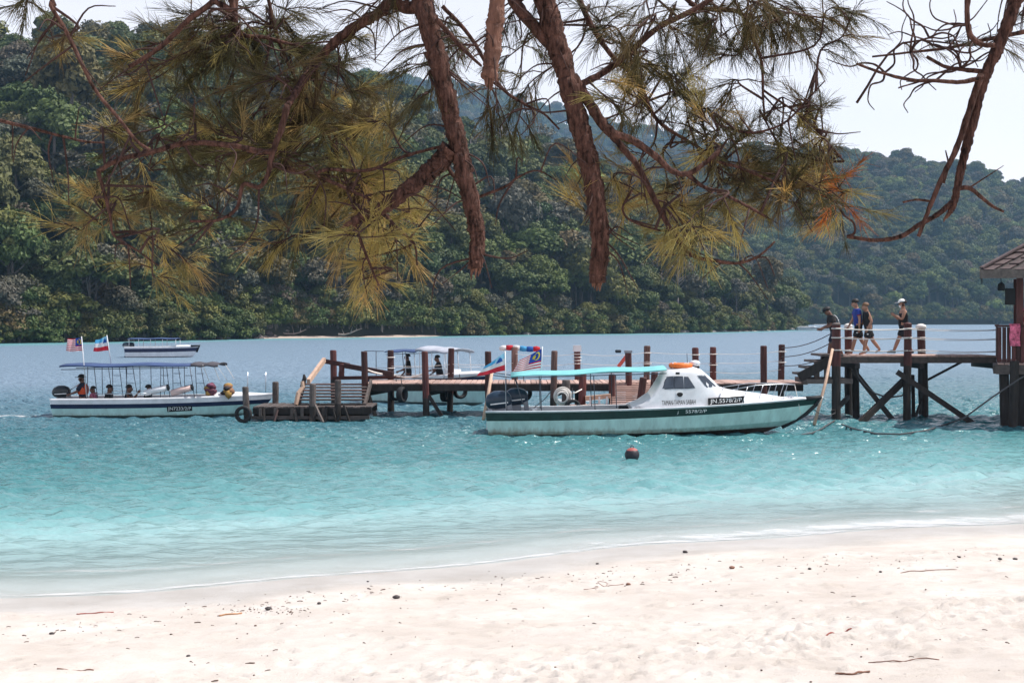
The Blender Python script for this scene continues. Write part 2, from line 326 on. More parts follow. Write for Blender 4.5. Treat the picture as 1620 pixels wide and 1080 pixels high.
ms = n.new('ShaderNodeMix'); ms.data_type = 'RGBA'; ms.inputs['B'].default_value = (.10, .36, .36, 1); l.new(cr.outputs['Color'], ms.inputs['A']); l.new(math_('MULTIPLY', sh.outputs['Fac'], .8), ms.inputs['Factor'])
zf = n.new('ShaderNodeTexNoise'); zf.inputs['Scale'].default_value = 2.6; zf.inputs['Detail'].default_value = 7; zf.inputs['Roughness'].default_value = .7
mpf = n.new('ShaderNodeMapping'); mpf.inputs['Scale'].default_value = (.45, 1.6, 1); l.new(geo.outputs['Position'], mpf.inputs['Vector']); l.new(mpf.outputs['Vector'], zf.inputs['Vector'])
fm = n.new('ShaderNodeMapRange'); fm.inputs['From Min'].default_value = .42; fm.inputs['From Max'].default_value = .72; l.new(math_('ADD', zf.outputs['Fac'], math_('MULTIPLY_ADD', fo.outputs['Fac'], .62, -.35)), fm.inputs['Value'])
fmask = math_('MULTIPLY', fm.outputs['Result'], math_('GREATER_THAN', fo.outputs['Fac'], .02))
mf = n.new('ShaderNodeMix'); mf.data_type = 'RGBA'; mf.inputs['B'].default_value = (.74, .73, .73, 1); l.new(ms.outputs['Result'], mf.inputs['A']); l.new(fmask, mf.inputs['Factor'])
l.new(mf.outputs['Result'], b.inputs['Base Color'])
b.inputs['IOR'].default_value = 1.33; rw = n.new('ShaderNodeMapRange'); rw.inputs['From Min'].default_value = 18; rw.inputs['From Max'].default_value = 62; rw.inputs['To Min'].default_value = .17; rw.inputs['To Max'].default_value = .5; l.new(dp.outputs['Fac'], rw.inputs['Value']); l.new(rw.outputs['Result'], b.inputs['Roughness'])
def ripple(scale, sx_, sy_, detail=3):
    mp_ = n.new('ShaderNodeMapping'); mp_.inputs['Scale'].default_value = (sx_, sy_, 1); mp_.inputs['Rotation'].default_value = (0, 0, .12); l.new(geo.outputs['Position'], mp_.inputs['Vector'])
    q = n.new('ShaderNodeTexNoise'); q.inputs['Scale'].default_value = scale; q.inputs['Detail'].default_value = detail; q.inputs['Roughness'].default_value = .55; l.new(mp_.outputs['Vector'], q.inputs['Vector']); return q.outputs['Fac']
hgt = math_('ADD', math_('MULTIPLY', ripple(1.0, 1.6, 3.4), .75), math_('MULTIPLY', ripple(1.0, 5, 9), .16))
bst = n.new('ShaderNodeMapRange'); bst.inputs['From Min'].default_value = 0; bst.inputs['From Max'].default_value = 24; bst.inputs['To Min'].default_value = .04; bst.inputs['To Max'].default_value = 1.0; l.new(dp.outputs['Fac'], bst.inputs['Value'])
bp = n.new('ShaderNodeBump'); bp.inputs['Distance'].default_value = .55; l.new(bst.outputs['Result'], bp.inputs['Strength']); l.new(hgt, bp.inputs['Height']); l.new(bp.outputs['Normal'], b.inputs['Normal'])
tr = n.new('ShaderNodeBsdfTransparent'); tr.inputs['Color'].default_value = (.95, .99, 1, 1); mxs = n.new('ShaderNodeMixShader')
al = n.new('ShaderNodeMapRange'); al.inputs['From Min'].default_value = 0; al.inputs['From Max'].default_value = 5; al.inputs['To Min'].default_value = .15; al.inputs['To Max'].default_value = 1; l.new(dp.outputs['Fac'], al.inputs['Value'])
l.new(math_('MAXIMUM', al.outputs['Result'], math_('MULTIPLY', fmask, .75)), mxs.inputs['Fac']); l.new(tr.outputs['BSDF'], mxs.inputs[1]); l.new(b.outputs['BSDF'], mxs.inputs[2]); l.new(mxs.outputs['Shader'], mo.inputs['Surface'])
me.materials.append(m)
tag(link('sea', me), 'clear turquoise sea turning blue beyond the jetty', 'sea', kind='structure')

# ------------------------------------------------------------------ wooded hills
HILLG = pm('forest soil with shade in its colour', (.035, .035, .022), .95, .4, .15, .3, .5)  # shade of the gaps between crowns is put into this dark colour
def interp(cols, px, k): return np.interp(px, [c[0] for c in cols], [c[k] for c in cols])
HILLS = {
 'near': dict(cols=[(-300, 546, 70, 150), (0, 543, 48, 150), (200, 540, 46, 150), (330, 537.5, 62, 140), (450, 534.5, 98, 140), (560, 533.5, 130, 140), (640, 532.5, 152, 135), (760, 530.5, 206, 130), (900, 528.5, 236, 120), (1000, 527.5, 285, 105), (1100, 526, 350, 85), (1200, 523.5, 442, 50), (1262, 521.5, 494, 22)], th=12, pw=.72),
 'right': dict(cols=[(820, 514, 330, 300), (1000, 514, 262, 300), (1150, 514, 236, 300), (1340, 513.6, 238, 300), (1480, 513.4, 255, 290), (1560, 513.2, 272, 285), (1620, 513, 290, 280), (1720, 513, 330, 260), (1900, 513, 390, 200)], th=11, pw=.75),
 'far': dict(cols=[(350, 509, 150, 480), (560, 509, 120, 480), (640, 509, 123, 480), (740, 509, 136, 480), (850, 509, 166, 480), (950, 509, 195, 470), (1100, 509, 226, 440), (1350, 509, 285, 400)], th=12, pw=.9)}
def hill_point(hd, px, v, seed):
    ysh = H * F / (interp(hd['cols'], px, 1) - HZ); yr = ysh + interp(hd['cols'], px, 3)
    zr = np.maximum(H - (interp(hd['cols'], px, 2) - HZ) * yr / F - hd['th'], 1.0)
    y = ysh + (yr - ysh) * v
    f = np.where(v <= 1, np.maximum(v, 0) ** hd['pw'], 1 - (v - 1) * .9)
    x = (px - 810) * y / F
    z = zr * f + fbm(x * .035, y * .035, seed, 3) * np.minimum(zr, 40) * .26 * np.clip(v * 4, 0, 1) * np.clip((1.25 - v) * 3, 0, 1)
    z = np.where(v < 0, -3.0 + (v + .06) * 50, z + .15)
    return x, y, z
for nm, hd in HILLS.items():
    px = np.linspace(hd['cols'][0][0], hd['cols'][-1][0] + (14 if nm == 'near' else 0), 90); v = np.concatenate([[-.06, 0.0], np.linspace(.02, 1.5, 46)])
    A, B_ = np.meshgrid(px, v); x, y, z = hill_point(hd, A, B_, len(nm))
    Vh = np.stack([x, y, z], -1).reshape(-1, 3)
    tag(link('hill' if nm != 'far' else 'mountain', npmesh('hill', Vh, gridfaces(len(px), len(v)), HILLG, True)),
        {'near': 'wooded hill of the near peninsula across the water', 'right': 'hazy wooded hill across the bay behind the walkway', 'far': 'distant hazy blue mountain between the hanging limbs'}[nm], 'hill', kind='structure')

# foliage
def leafmat(name, cols, transl=.11):
    m = bpy.data.materials.new(name); m.use_nodes = True; n = m.node_tree.nodes; l = m.node_tree.links; b = n['Principled BSDF']
    oi = n.new('ShaderNodeObjectInfo'); r = n.new('ShaderNodeValToRGB'); e = r.color_ramp.elements
    e[0].position = 0; e[0].color = cols[0] + (1,); e[1].position = 1; e[1].color = cols[-1] + (1,)
    for i, c in enumerate(cols[1:-1]): k = e.new((i + 1) / (len(cols) - 1)); k.color = c + (1,)
    l.new(oi.outputs['Random'], r.inputs['Fac'])
    t = n.new('ShaderNodeTexCoord'); z = n.new('ShaderNodeTexNoise'); z.inputs['Scale'].default_value = .9; z.inputs['Detail'].default_value = 3; l.new(t.outputs['Object'], z.inputs['Vector'])
    mr = n.new('ShaderNodeMapRange'); mr.inputs['From Min'].default_value = .3; mr.inputs['From Max'].default_value = .7; mr.inputs['To Min'].default_value = .65; mr.inputs['To Max'].default_value = 1.4; l.new(z.outputs['Fac'], mr.inputs['Value'])
    mm = n.new('ShaderNodeMix'); mm.data_type = 'RGBA'; mm.blend_type = 'MULTIPLY'; mm.inputs['Factor'].default_value = 1; l.new(r.outputs['Color'], mm.inputs['A']); l.new(mr.outputs['Result'], mm.inputs['B'])
    l.new(mm.outputs['Result'], b.inputs['Base Color']); b.inputs['Roughness'].default_value = .6; b.inputs['Specular IOR Level'].default_value = .2
    tr = n.new('ShaderNodeBsdfTranslucent'); l.new(mm.outputs['Result'], tr.inputs['Color']); ms = n.new('ShaderNodeMixShader'); ms.inputs['Fac'].default_value = transl
    l.new(b.outputs['BSDF'], ms.inputs[1]); l.new(tr.outputs['BSDF'], ms.inputs[2]); l.new(ms.outputs['Shader'], n['Material Output'].inputs['Surface']); return m
LEAF = leafmat('mixed green leaves', [(.05, .08, .026), (.115, .14, .035), (.07, .105, .033), (.10, .115, .042), (.155, .15, .04), (.055, .085, .032), (.14, .10, .045), (.09, .125, .035)])
LEAFG = leafmat('grey olive leaves', [(.09, .10, .07), (.12, .11, .085), (.085, .085, .055), (.13, .10, .07)])
LEAFY = leafmat('bright yellow green leaves', [(.14, .19, .045), (.17, .20, .05)])
BARKG = pm('grey forest bark', (.11, .095, .085), .85, .3, 2, .3, 8)
def crown_mesh(name, seed, mat, R=1.0, squash=.8, clumps=24, leaves=270, size=.082, zc=1.45, low=-.25, spread=1.0):
    r = np.random.default_rng(seed); Vs = []
    for k in range(clumps):
        th = r.uniform(0, 2 * math.pi); cz = r.uniform(low, 1) if k > 3 else r.uniform(.5, 1); rr = math.sqrt(max(0, 1 - min(cz, 1) ** 2)) * r.uniform(.55, 1.05) * spread
        c = np.array([math.cos(th) * rr * R * .72, math.sin(th) * rr * R * .72, cz * R * squash * .72 + zc]); cr = R * r.uniform(.16, .46)
        d = r.normal(size=(leaves, 3)); d[:, 2] = np.abs(d[:, 2]) * 1.0 - .45; d /= np.linalg.norm(d, axis=1)[:, None]
        p = c + d * cr * (r.uniform(.3, 1.12, (leaves, 1)) ** .6) * np.array([1, 1, .8])
        nrm = d * .8 + r.normal(size=(leaves, 3)) * .55 + np.array([0, 0, .35]); nrm /= np.linalg.norm(nrm, axis=1)[:, None]
        a = np.cross(nrm, r.normal(size=(leaves, 3))); a /= np.linalg.norm(a, axis=1)[:, None] + 1e-9; bb = np.cross(nrm, a)
        s = (size * r.uniform(.6, 1.3, (leaves, 1)))
        q = np.stack([p - a * s, p - bb * s * .55 + nrm * s * .15, p + a * s, p + bb * s * .55 + nrm * s * .15], 1); Vs.append(q.reshape(-1, 3))
    Vv = np.concatenate(Vs); Q = np.arange(len(Vv)).reshape(-1, 4)
    return npmesh(name, Vv, Q, mat)
def trunk_mesh(name, seed, top=1.6, r0=.055, limbs=6, mat=BARKG, reach=.55):
    rr = random.Random(seed); mb = MB(); bend = (rr.uniform(-.15, .15), rr.uniform(-.15, .15))
    pts = [(bend[0] * (t ** 2), bend[1] * (t ** 2), -.35 + t * (top + .35)) for t in (0, .25, .5, .75, 1)]
    mb.tube(pts, [r0 * 1.5, r0 * 1.1, r0 * .9, r0 * .7, r0 * .3], 6)
    for k in range(limbs):
        t = rr.uniform(.45, .9); p = Vector((bend[0] * t * t, bend[1] * t * t, -.35 + t * (top + .35))); a = rr.uniform(0, 6.28); L = rr.uniform(.3, 1) * reach
        mb.tube([p, p + Vector((math.cos(a) * L * .5, math.sin(a) * L * .5, L * .35)), p + Vector((math.cos(a) * L, math.sin(a) * L, L * .8))], [r0 * .45, r0 * .3, r0 * .1], 4)
    return mb.mesh(name, mat)
KINDS = [                                                # (kind of tree, crown mesh, trunk mesh, weight)
 ('broadleaf', crown_mesh('c1', 1, LEAF), trunk_mesh('t1', 1), 3),
 ('broadleaf', crown_mesh('c2', 2, LEAF, squash=.95, clumps=26), trunk_mesh('t2', 2), 3),
 ('broadleaf', crown_mesh('c3', 3, LEAF, R=1.15, squash=.65, clumps=26), trunk_mesh('t3', 3), 3),
 ('tall', crown_mesh('c4', 4, LEAF, R=.85, squash=1.3, clumps=22, zc=1.9), trunk_mesh('t4', 4, 2.4), 2),
 ('grey', crown_mesh('c5', 5, LEAFG, R=1.0, squash=.8, clumps=18, leaves=220, size=.075), trunk_mesh('t5', 5, 1.9, limbs=10, reach=.8), 1.6),
 ('broadleaf', crown_mesh('c6', 6, LEAF, R=1.0, squash=.75, clumps=16, spread=1.2), trunk_mesh('t6', 6, limbs=9, reach=.8), 2),
 ('bright', crown_mesh('c7', 7, LEAFY, R=1.05, squash=.75, clumps=24), trunk_mesh('t7', 7), .55),
 ('tall', crown_mesh('c8', 8, LEAFG, R=.9, squash=.7, clumps=11, leaves=200, zc=2.6, size=.075), trunk_mesh('t8', 8, 2.9, .045, 9, reach=.7), .9),
 ('bush', crown_mesh('c10', 10, LEAF, R=1.0, squash=.95, clumps=34, leaves=230, size=.082, zc=.62, low=-.75, spread=1.15), trunk_mesh('t10', 10, .9), .5),
 ('bush', crown_mesh('c11', 11, LEAF, R=1.1, squash=.8, clumps=30, leaves=230, size=.082, zc=.5, low=-.7, spread=1.35), trunk_mesh('t11', 11, .8), .5),
 ('bare', crown_mesh('c9', 9, LEAFG, R=1.0, squash=.9, clumps=9, leaves=26, zc=1.8, size=.08), trunk_mesh('t9', 9, 2.5, .05, 18, pm('bleached dead wood', (.34, .29, .27), .85, .25, 2), .95), .35)]
wts = np.array([k[3] for k in KINDS]); wts = wts / wts.sum()
def plant(hd, seed, spacing, smin, smax, px0, px1):
    r = np.random.default_rng(seed); T = []
    area_n = 0
    for px_ in np.arange(px0, px1, 1.0):
        ysh = H * F / (interp(hd['cols'], px_, 1) - HZ); ad = interp(hd['cols'], px_, 3)
        ym = ysh + ad * .5; dx = ym / F; area = dx * ad * 1.15
        area_n += area / spacing ** 2
        while area_n > 0:
            area_n -= 1
            v = r.uniform(0, 1) ** 1.0 * 1.12
            T.append((px_ + r.uniform(0, 1), v))
    T = np.array(T); x, y, z = hill_point(hd, T[:, 0], T[:, 1], {3000: 4, 3001: 5, 3002: 3}[seed])
    # jittered thinning so that trunks keep apart
    cell = {}; keep = []
    for i in range(len(T)):
        k = (int(x[i] // (spacing * .55)), int(y[i] // (spacing * .55)))
        if k in cell: continue
        cell[k] = 1; keep.append(i)
    keep = np.array(keep); s = r.uniform(smin, smax, len(keep)) * np.where(r.random(len(keep)) < .12, 1.3, 1.0)
    return T[keep, 0], T[keep, 1], x[keep], y[keep], z[keep], s, r.choice(len(KINDS), len(keep), p=wts), r.uniform(0, 6.28, len(keep))
near = list(plant(HILLS['near'], 3000, 3.7, 2.3, 5.3, -200, 1262))
# a closed front row along the near shore
front = [(px_, random.choice((random.uniform(-.004, .006), random.uniform(-.002, .01), random.uniform(.01, .045)))) for px_ in np.concatenate([np.arange(-60, 1270, 9.0), np.arange(-66, 1262, 12.0), np.arange(396, 705, 7.0)])]
fx, fy, fz = hill_point(HILLS['near'], np.array([p for p, v in front]), np.array([v for p, v in front]), 4)
front = [(p, abs(v) * .4 + .009 if 395 < p < 705 or 1125 < p < 1240 else v) for p, v in front]
fx, fy, fz = hill_point(HILLS['near'], np.array([p for p, v in front]), np.array([v for p, v in front]), 4)
fs = np.array([random.uniform(1.5, 3.4) for p, v in front]); fk = np.array([int(rng.choice([8, 9, 8, 9, 8, 9, 0, 4])) for _ in front])
fk[51] = 6; fs[51] = 2.4; front[51] = (400, .012)
near = [np.concatenate([a, b_]) for a, b_ in zip(near, [np.array([p for p, v in front]), np.array([v for p, v in front]), fx, fy, fz, fs, fk, np.array([random.uniform(0, 6.28) for _ in front])])]
px_, v_, x_, y_, z_, s_, k_, a_ = near
vis = (px_ > -30) & (px_ < 1300)
order = np.argsort(-(s_ / y_) * np.where(vis, 1, 0)); single = set(order[:296].tolist())
GR = 'trees of the wooded hillside across the water'
TL = {'broadleaf': 'round green tree', 'tall': 'tall slender tree', 'grey': 'grey olive tree', 'bright': 'bright yellow green tree', 'bare': 'nearly bare pale tree', 'bush': 'low dense bushy tree'}
SRC = {}
for i in sorted(single):
    k = int(k_[i]); kind = KINDS[k][0]
    up_ = "at the water's edge" if v_[i] < .06 else 'low on the slope' if v_[i] < .2 else 'a third up the slope' if v_[i] < .42 else 'halfway up the slope' if v_[i] < .6 else 'high on the slope' if v_[i] < .8 else 'near the ridge'
    ac_ = next(t_ for lim, t_ in ((75, 'at the left edge'), (185, 'above the two flags'), (320, 'above the far boat'), (450, 'above the shore rocks'), (560, 'above the landing stage'), (660, 'above the sandy cove'), (750, 'behind the first hanging limb'), (860, 'between the two hanging limbs'), (960, 'behind the second hanging limb'), (1080, 'above the cabin roof'), (1190, 'above the moored bow'), (9999, 'at the peninsula tip')) if px_[i] < lim)
    o = empty('tree' if kind != 'bush' else 'bushy_tree', (x_[i], y_[i], z_[i]), a_[i], '%s %s %s' % (TL[kind], up_, ac_), 'tree', GR); o.scale = (s_[i] * random.uniform(.8, 1.3), s_[i] * random.uniform(.8, 1.25), s_[i] * random.uniform(.75, 1.3))
    t = link('trunk', KINDS[k][2], o); c = link('crown', KINDS[k][1], o); c['kind'] = 'stuff'
    if k not in SRC: SRC[k] = (c, t)
def forest(name, label, x, y, z, s, k, a):
    me = bpy.data.meshes.new(name); me.from_pydata(np.stack([x, y, z], -1).tolist(), [], [])
    for nm, ty, arr in (('tsize', 'FLOAT', s), ('tspin', 'FLOAT', a), ('tkind', 'INT', k)):
        at = me.attributes.new(nm, ty, 'POINT'); at.data.foreach_set('value', np.ascontiguousarray(arr, dtype=np.float32 if ty == 'FLOAT' else np.int32))
    o = link(name, me); tag(o, label, 'forest', kind='stuff')
    g = bpy.data.node_groups.new(name, 'GeometryNodeTree'); g.interface.new_socket('Geometry', in_out='INPUT', socket_type='NodeSocketGeometry'); g.interface.new_socket('Geometry', in_out='OUTPUT', socket_type='NodeSocketGeometry')
    N, L = g.nodes, g.links; gi = N.new('NodeGroupInput'); go = N.new('NodeGroupOutput'); jn = N.new('GeometryNodeJoinGeometry')
    used = sorted(SRC)
    for kk in reversed(used):                        # join keeps the last link first
        j2 = N.new('GeometryNodeJoinGeometry')
        for src in SRC[kk]:
            oi = N.new('GeometryNodeObjectInfo'); oi.inputs['Object'].default_value = src; oi.transform_space = 'ORIGINAL'; L.new(oi.outputs['Geometry'], j2.inputs[0])
        gt = N.new('GeometryNodeGeometryToInstance'); L.new(j2.outputs[0], gt.inputs[0]); L.new(gt.outputs[0], jn.inputs[0])
    def na(nm, ty):
        q = N.new('GeometryNodeInputNamedAttribute'); q.data_type = ty; q.inputs['Name'].default_value = nm; return q.outputs['Attribute']
    cx = N.new('ShaderNodeCombineXYZ'); L.new(na('tspin', 'FLOAT'), cx.inputs['Z'])
    m2p = N.new('GeometryNodeMeshToPoints'); L.new(gi.outputs[0], m2p.inputs['Mesh'])
    ip = N.new('GeometryNodeInstanceOnPoints'); ip.inputs['Pick Instance'].default_value = True
    L.new(m2p.outputs[0], ip.inputs['Points']); L.new(jn.outputs[0], ip.inputs['Instance']); L.new(na('tkind', 'INT'), ip.inputs['Instance Index']); L.new(cx.outputs[0], ip.inputs['Rotation']); L.new(na('tsize', 'FLOAT'), ip.inputs['Scale'])
    L.new(ip.outputs[0], go.inputs[0]); md = o.modifiers.new('forest', 'NODES'); md.node_group = g
    return o
rest = np.array([i for i in range(len(x_)) if i not in single])
used = sorted(SRC); remap = np.array([used.index(k) if k in used else 0 for k in range(len(KINDS))])
forest('forest', 'dense mass of further trees covering the near hill', x_[rest], y_[rest], z_[rest], s_[rest], remap[k_[rest].astype(int)], a_[rest])
for nm, seed, sp, lo, hi, p0, p1, lab in (('right', 3001, 6.2, 3.8, 6.4, 830, 1760, 'hazy blue green forest on the hill across the bay'), ('far', 3002, 9.0, 5.8, 8.6, 380, 1340, 'far blue forest on the distant mountain')):
    p, v, x, y, z, s, k, a = plant(HILLS[nm], seed, sp, lo, hi, p0, p1)
    if nm == 'right':
        fr = np.arange(1100, 1760, 4.0); xx, yy, zz = hill_point(HILLS[nm], fr, np.full(len(fr), .008), 5)
        x, y, z = np.concatenate([x, xx]), np.concatenate([y, yy]), np.concatenate([z, zz]); s = np.concatenate([s, rng.uniform(3.0, 4.8, len(fr))]); k = np.concatenate([k, rng.choice([8, 9], len(fr))]); a = np.concatenate([a, rng.uniform(0, 6, len(fr))])
    forest('forest', lab, x, y, z, s, remap[k.astype(int)], a)
# rocks, strip of sand and driftwood along the far shore
ROCK = pm('brown shore rock', (.09, .07, .065), .85, .5, .8, .4, 3, objvar=.3)
ROCKP = pm('pale shore rock', (.27, .24, .23), .85, .3, .8, .4, 3, objvar=.2)
rocks = [MB().ball((0, 0, 0), (1, .8, .62), 8, 6, jit=.22).mesh('rock%d' % i, ROCK) for i in range(4)]
rocksp = [MB().ball((0, 0, 0), (1, .8, .55), 8, 6, jit=.25).mesh('rockp%d' % i, ROCKP) for i in range(3)]
for i in range(84):
    if i < 44: p = random.gauss(385, 55); pale = random.random() < .2
    elif i < 60: p = random.uniform(0, 300); pale = False
    elif i < 70: p = random.uniform(700, 1060); pale = random.random() < .5
    else: p = random.uniform(1060, 1260); pale = True
    v = random.uniform(-.006, .022) if i < 44 else random.uniform(-.005, .006)
    x, y, z = hill_point(HILLS['near'], np.array([p]), np.array([v]), 4)
    o = link('shore_rock', random.choice(rocksp if pale else rocks)); o.location = (float(x[0]), float(y[0]), max(0, float(z[0])) * .6 + .05); s = random.uniform(.5, 1.5); o.scale = (s, s, s * random.uniform(.6, 1)); o.rotation_euler = (0, 0, random.uniform(0, 6))
    tag(o, 'pale rounded rock at the foot of the wooded peninsula' if pale else 'brown rock at the foot of the wooded hill shore', 'rock', 'rocks along the far shore')
SANDF = pm('far beach sand', (.42, .34, .29), .9, .15, .6, .2, 4)
def strip(pa, pb, d0, d1, label):
    ps = np.linspace(pa, pb, 24); mb = MB(); r0 = []; r1 = []; r2 = []
    for i, p in enumerate(ps):
        ysh = float(H * F / (interp(HILLS['near']['cols'], p, 1) - HZ)); e = math.sin(math.pi * i / 23) ** .6
        for rr, yy, zz in ((r0, ysh - d0 * e, -.12), (r1, ysh, .35 * e), (r2, ysh + d1 * e + .3, .9 * e - .1)): rr.append(((p - 810) * yy / F, yy, zz))
    mb.loft([r0, r1, r2]); tag(mb.build('shore_sand', SANDF, smooth=True), label, 'sand', kind='structure')
strip(395, 575, 6.0, 4.5, 'strip of pale sand below the trees on far shore')
strip(560, 705, 10, 5, 'small pale sandy cove on the far shore')
strip(1120, 1240, 6, 5, 'pale sand strip at the peninsula tip')
for i, (p, q, ln) in enumerate([(372, 531, 5), (425, 528, 6), (445, 529, 4), (535, 529, 4)]):
    y = YW(534) - random.uniform(-2, 5); mb = MB(); a = random.uniform(-.5, .5); b0 = P(p, q, y); b0.z = .4
    pts = [b0 + Vector((t * ln * math.cos(a), t * ln * .3, .15 + t * ln * .18 + .25 * math.sin(5 * t + i))) for t in (0, .25, .5, .75, 1)]
    mb.tube(pts, [.2, .17, .14, .1, .04], 6)
    for k in range(3): 
        c = pts[1 + k]; mb.tube([c, c + Vector((random.uniform(-.8, .8), random.uniform(-.5, .2), random.uniform(.4, 1.3)))], [.09, .02], 5)
    tag(mb.build('driftwood', pm('bleached driftwood', (.20, .165, .15), .85, .3, 2)), 'bleached fallen trunk lying along the far shore', 'driftwood', 'driftwood on the far shore')
# ------------------------------------------------------------------ jetty
def sagline(a, b, sag=.05, n=9): 
    a, b = Vector(a), Vector(b); return [a.lerp(b, t / (n - 1)) - Vector((0, 0, sag * 4 * (t / (n - 1)) * (1 - t / (n - 1)))) for t in range(n)]
def post(parent, px, ptop, Y, pbase=None, r=.112, mat=None, name='pile', lean=(0, 0), split=None):
    """a round timber pile from below the water to its top; the foot of it is wet and dark"""
    lean = (lean[0] + random.uniform(-.09, .09), lean[1]); zt = Z(ptop, Y); zb = -.9 if pbase is None else Z(pbase, Y); x = X(px, Y); mb = MB()
    k = 7; pts = [(x + lean[0] * (1 - t), Y + lean[1] * (1 - t) + .012 * math.sin(9 * t + px), zb + (zt - zb) * t) for t in [i / (k - 1) for i in range(k)]]
    pts.append((pts[-1][0], pts[-1][1], zt + .03)); rr = [r * (1.06 - .08 * i / (k - 1)) for i in range(k)] + [r * .8]
    mb.tube(pts, rr, 10, jit=.07); mat = mat or random.choice((WOOD_RED, WOOD_RED, WOOD_RED2))
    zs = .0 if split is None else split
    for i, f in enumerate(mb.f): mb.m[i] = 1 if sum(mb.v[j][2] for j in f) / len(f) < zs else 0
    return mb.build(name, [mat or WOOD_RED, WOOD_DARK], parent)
PLK = {}
def plank(parent, c, d, mat, rot=0, tilt=0, name='plank'):
    key = (tuple(round(q, 2) for q in d), mat.name)
    if key not in PLK:
        mb = MB(); hx, hy, hz_ = d[0] / 2, d[1] / 2, d[2] / 2; e = min(.008, hz_ * .4)
        mb.loft([[(-hx, -hy, -hz_), (hx, -hy, -hz_), (hx, hy, -hz_), (-hx, hy, -hz_)], [(-hx, -hy, hz_ - e), (hx, -hy, hz_ - e), (hx, hy, hz_ - e), (-hx, hy, hz_ - e)], [(-hx + e, -hy + e, hz_), (hx - e, -hy + e, hz_), (hx - e, hy - e, hz_), (-hx + e, hy - e, hz_)]], closed=True, caps=True)
        PLK[key] = mb.mesh('plank', mat)
    o = link(name, PLK[key], parent, c); o.rotation_euler = (tilt, 0, rot); return o
DZ = 1.13; JA, JB = X(578, 47.6), X(1268, 47.9); JY0, JY1 = 47.6, 50.1
jetty = empty('jetty', (0, 0, 0), label='long low timber jetty with planked deck and red brown posts', cat='jetty')
w = .185; x = JA
while x < JB:
    plank(jetty, (x + w / 2, (JY0 + JY1) / 2 + random.uniform(-.03, .03), DZ - .025 + random.uniform(-.006, .006)), (w - .018, JY1 - JY0 + .1, .05), WOOD_DECK, random.uniform(-.006, .006)); x += w
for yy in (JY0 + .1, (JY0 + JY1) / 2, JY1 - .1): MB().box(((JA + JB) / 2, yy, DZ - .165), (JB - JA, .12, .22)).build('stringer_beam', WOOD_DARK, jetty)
# fascia boards along the front edge
for i in range(5):
    a = JA + (JB - JA) * i / 5 + .01; b_ = JA + (JB - JA) * (i + 1) / 5 - .01
    MB().box(((a + b_) / 2, JY0 - .03, DZ - .17 + random.uniform(-.01, .01)), (b_ - a, .05, .2)).build('fascia_board', WOOD_DARK, jetty)
FRONT = [(576, 557), (672, 557), (772, 557), (877, 556), (994, 557), (1100, 551), (1208, 548)]
BACK = [(527, 555), (618, 555), (714, 552), (814, 550), (913, 550), (1024, 548), (1128, 550), (1237, 546)]
PT = {}
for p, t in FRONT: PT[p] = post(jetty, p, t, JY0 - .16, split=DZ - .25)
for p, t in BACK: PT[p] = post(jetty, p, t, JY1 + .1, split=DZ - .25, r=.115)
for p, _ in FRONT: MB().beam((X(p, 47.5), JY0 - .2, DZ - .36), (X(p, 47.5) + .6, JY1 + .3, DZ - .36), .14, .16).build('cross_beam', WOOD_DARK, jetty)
MB().beam(P(678, 625, 47.4), P(700, 660, 47.4), .1, .12).build('brace', WOOD_DARK, jetty)
MB().beam(P(778, 622, 47.4), P(792, 655, 47.6), .1, .12).build('brace', WOOD_DARK, jetty)
MB().beam(P(582, 622, 47.4), P(594, 658, 47.5), .1, .12).build('brace', WOOD_DARK, jetty)
# kerb timber and slanted rail at the outer end
MB().beam(P(526, 598, 49.9), P(640, 596, 50.0), .14, .12).build('kerb_timber', WOOD_RED, jetty)
MB().beam(P(512, 571, 50), P(553, 578, 50), .1, .16).build('handrail', WOOD_RED, jetty)
MB().beam(P(545, 578, 49.9), P(622, 592, 48.8), .1, .17).build('handrail', WOOD_RED, jetty)
MB().beam(P(513, 569, 49.9), P(488, 603, 48.0), .11, .16).build('handrail', WOOD_PALE, jetty)['label'] = 'pale sloping handrail of light wood'
post(jetty, 541, 576, 50.0, 600, r=.1)
MB().box((X(913, 50.2), 50.2, Z(551, 50.2)), (.3, .3, .22), taper=.9).build('post_cap', GEL_WHITE, jetty)
MB().box((X(994, 47.4), 47.44, Z(557, 47.4) + .02), (.25, .25, .08)).build('post_cap', GREYP, jetty)
MB().beam(P(978, 580, 50), P(992, 562, 50), .08, .12).build('handrail', pm('red painted board', (.5, .09, .07), .6, .3, 6), jetty)
# rope rails between the posts of the far side
def rope(pts, r=.014, mat=None, parent=None, name='rope', label=None): 
    o = MB().tube(pts, r, 5).build(name, mat or ROPE, parent, smooth=True)
    if label: tag(o, label, 'rope')
    return o
bp_ = [(p, t) for p, t in BACK]
for (p, t), (p2, t2) in zip(bp_[:-1], bp_[1:]):
    for k, dy in enumerate((9, 24, 38)):
        if p < 600 or (p < 800 and k == 0): continue
        rope(sagline(P(p, t + dy, JY1), P(p2, t2 + dy, JY1), random.uniform(.03, .1)), .0075, ROPE, jetty, 'rope_rail')
rope(sagline(P(581, 585, 47.6), P(620, 592, 49.9), .05) + sagline(P(620, 592, 49.9), P(672, 590, 47.4), .12)[1:], .03, ROPE, jetty, 'mooring_line')
rope(sagline(P(620, 593, 49.9), P(772, 592, 47.3), .14), .018, ROPE_DARK, jetty, 'mooring_line')
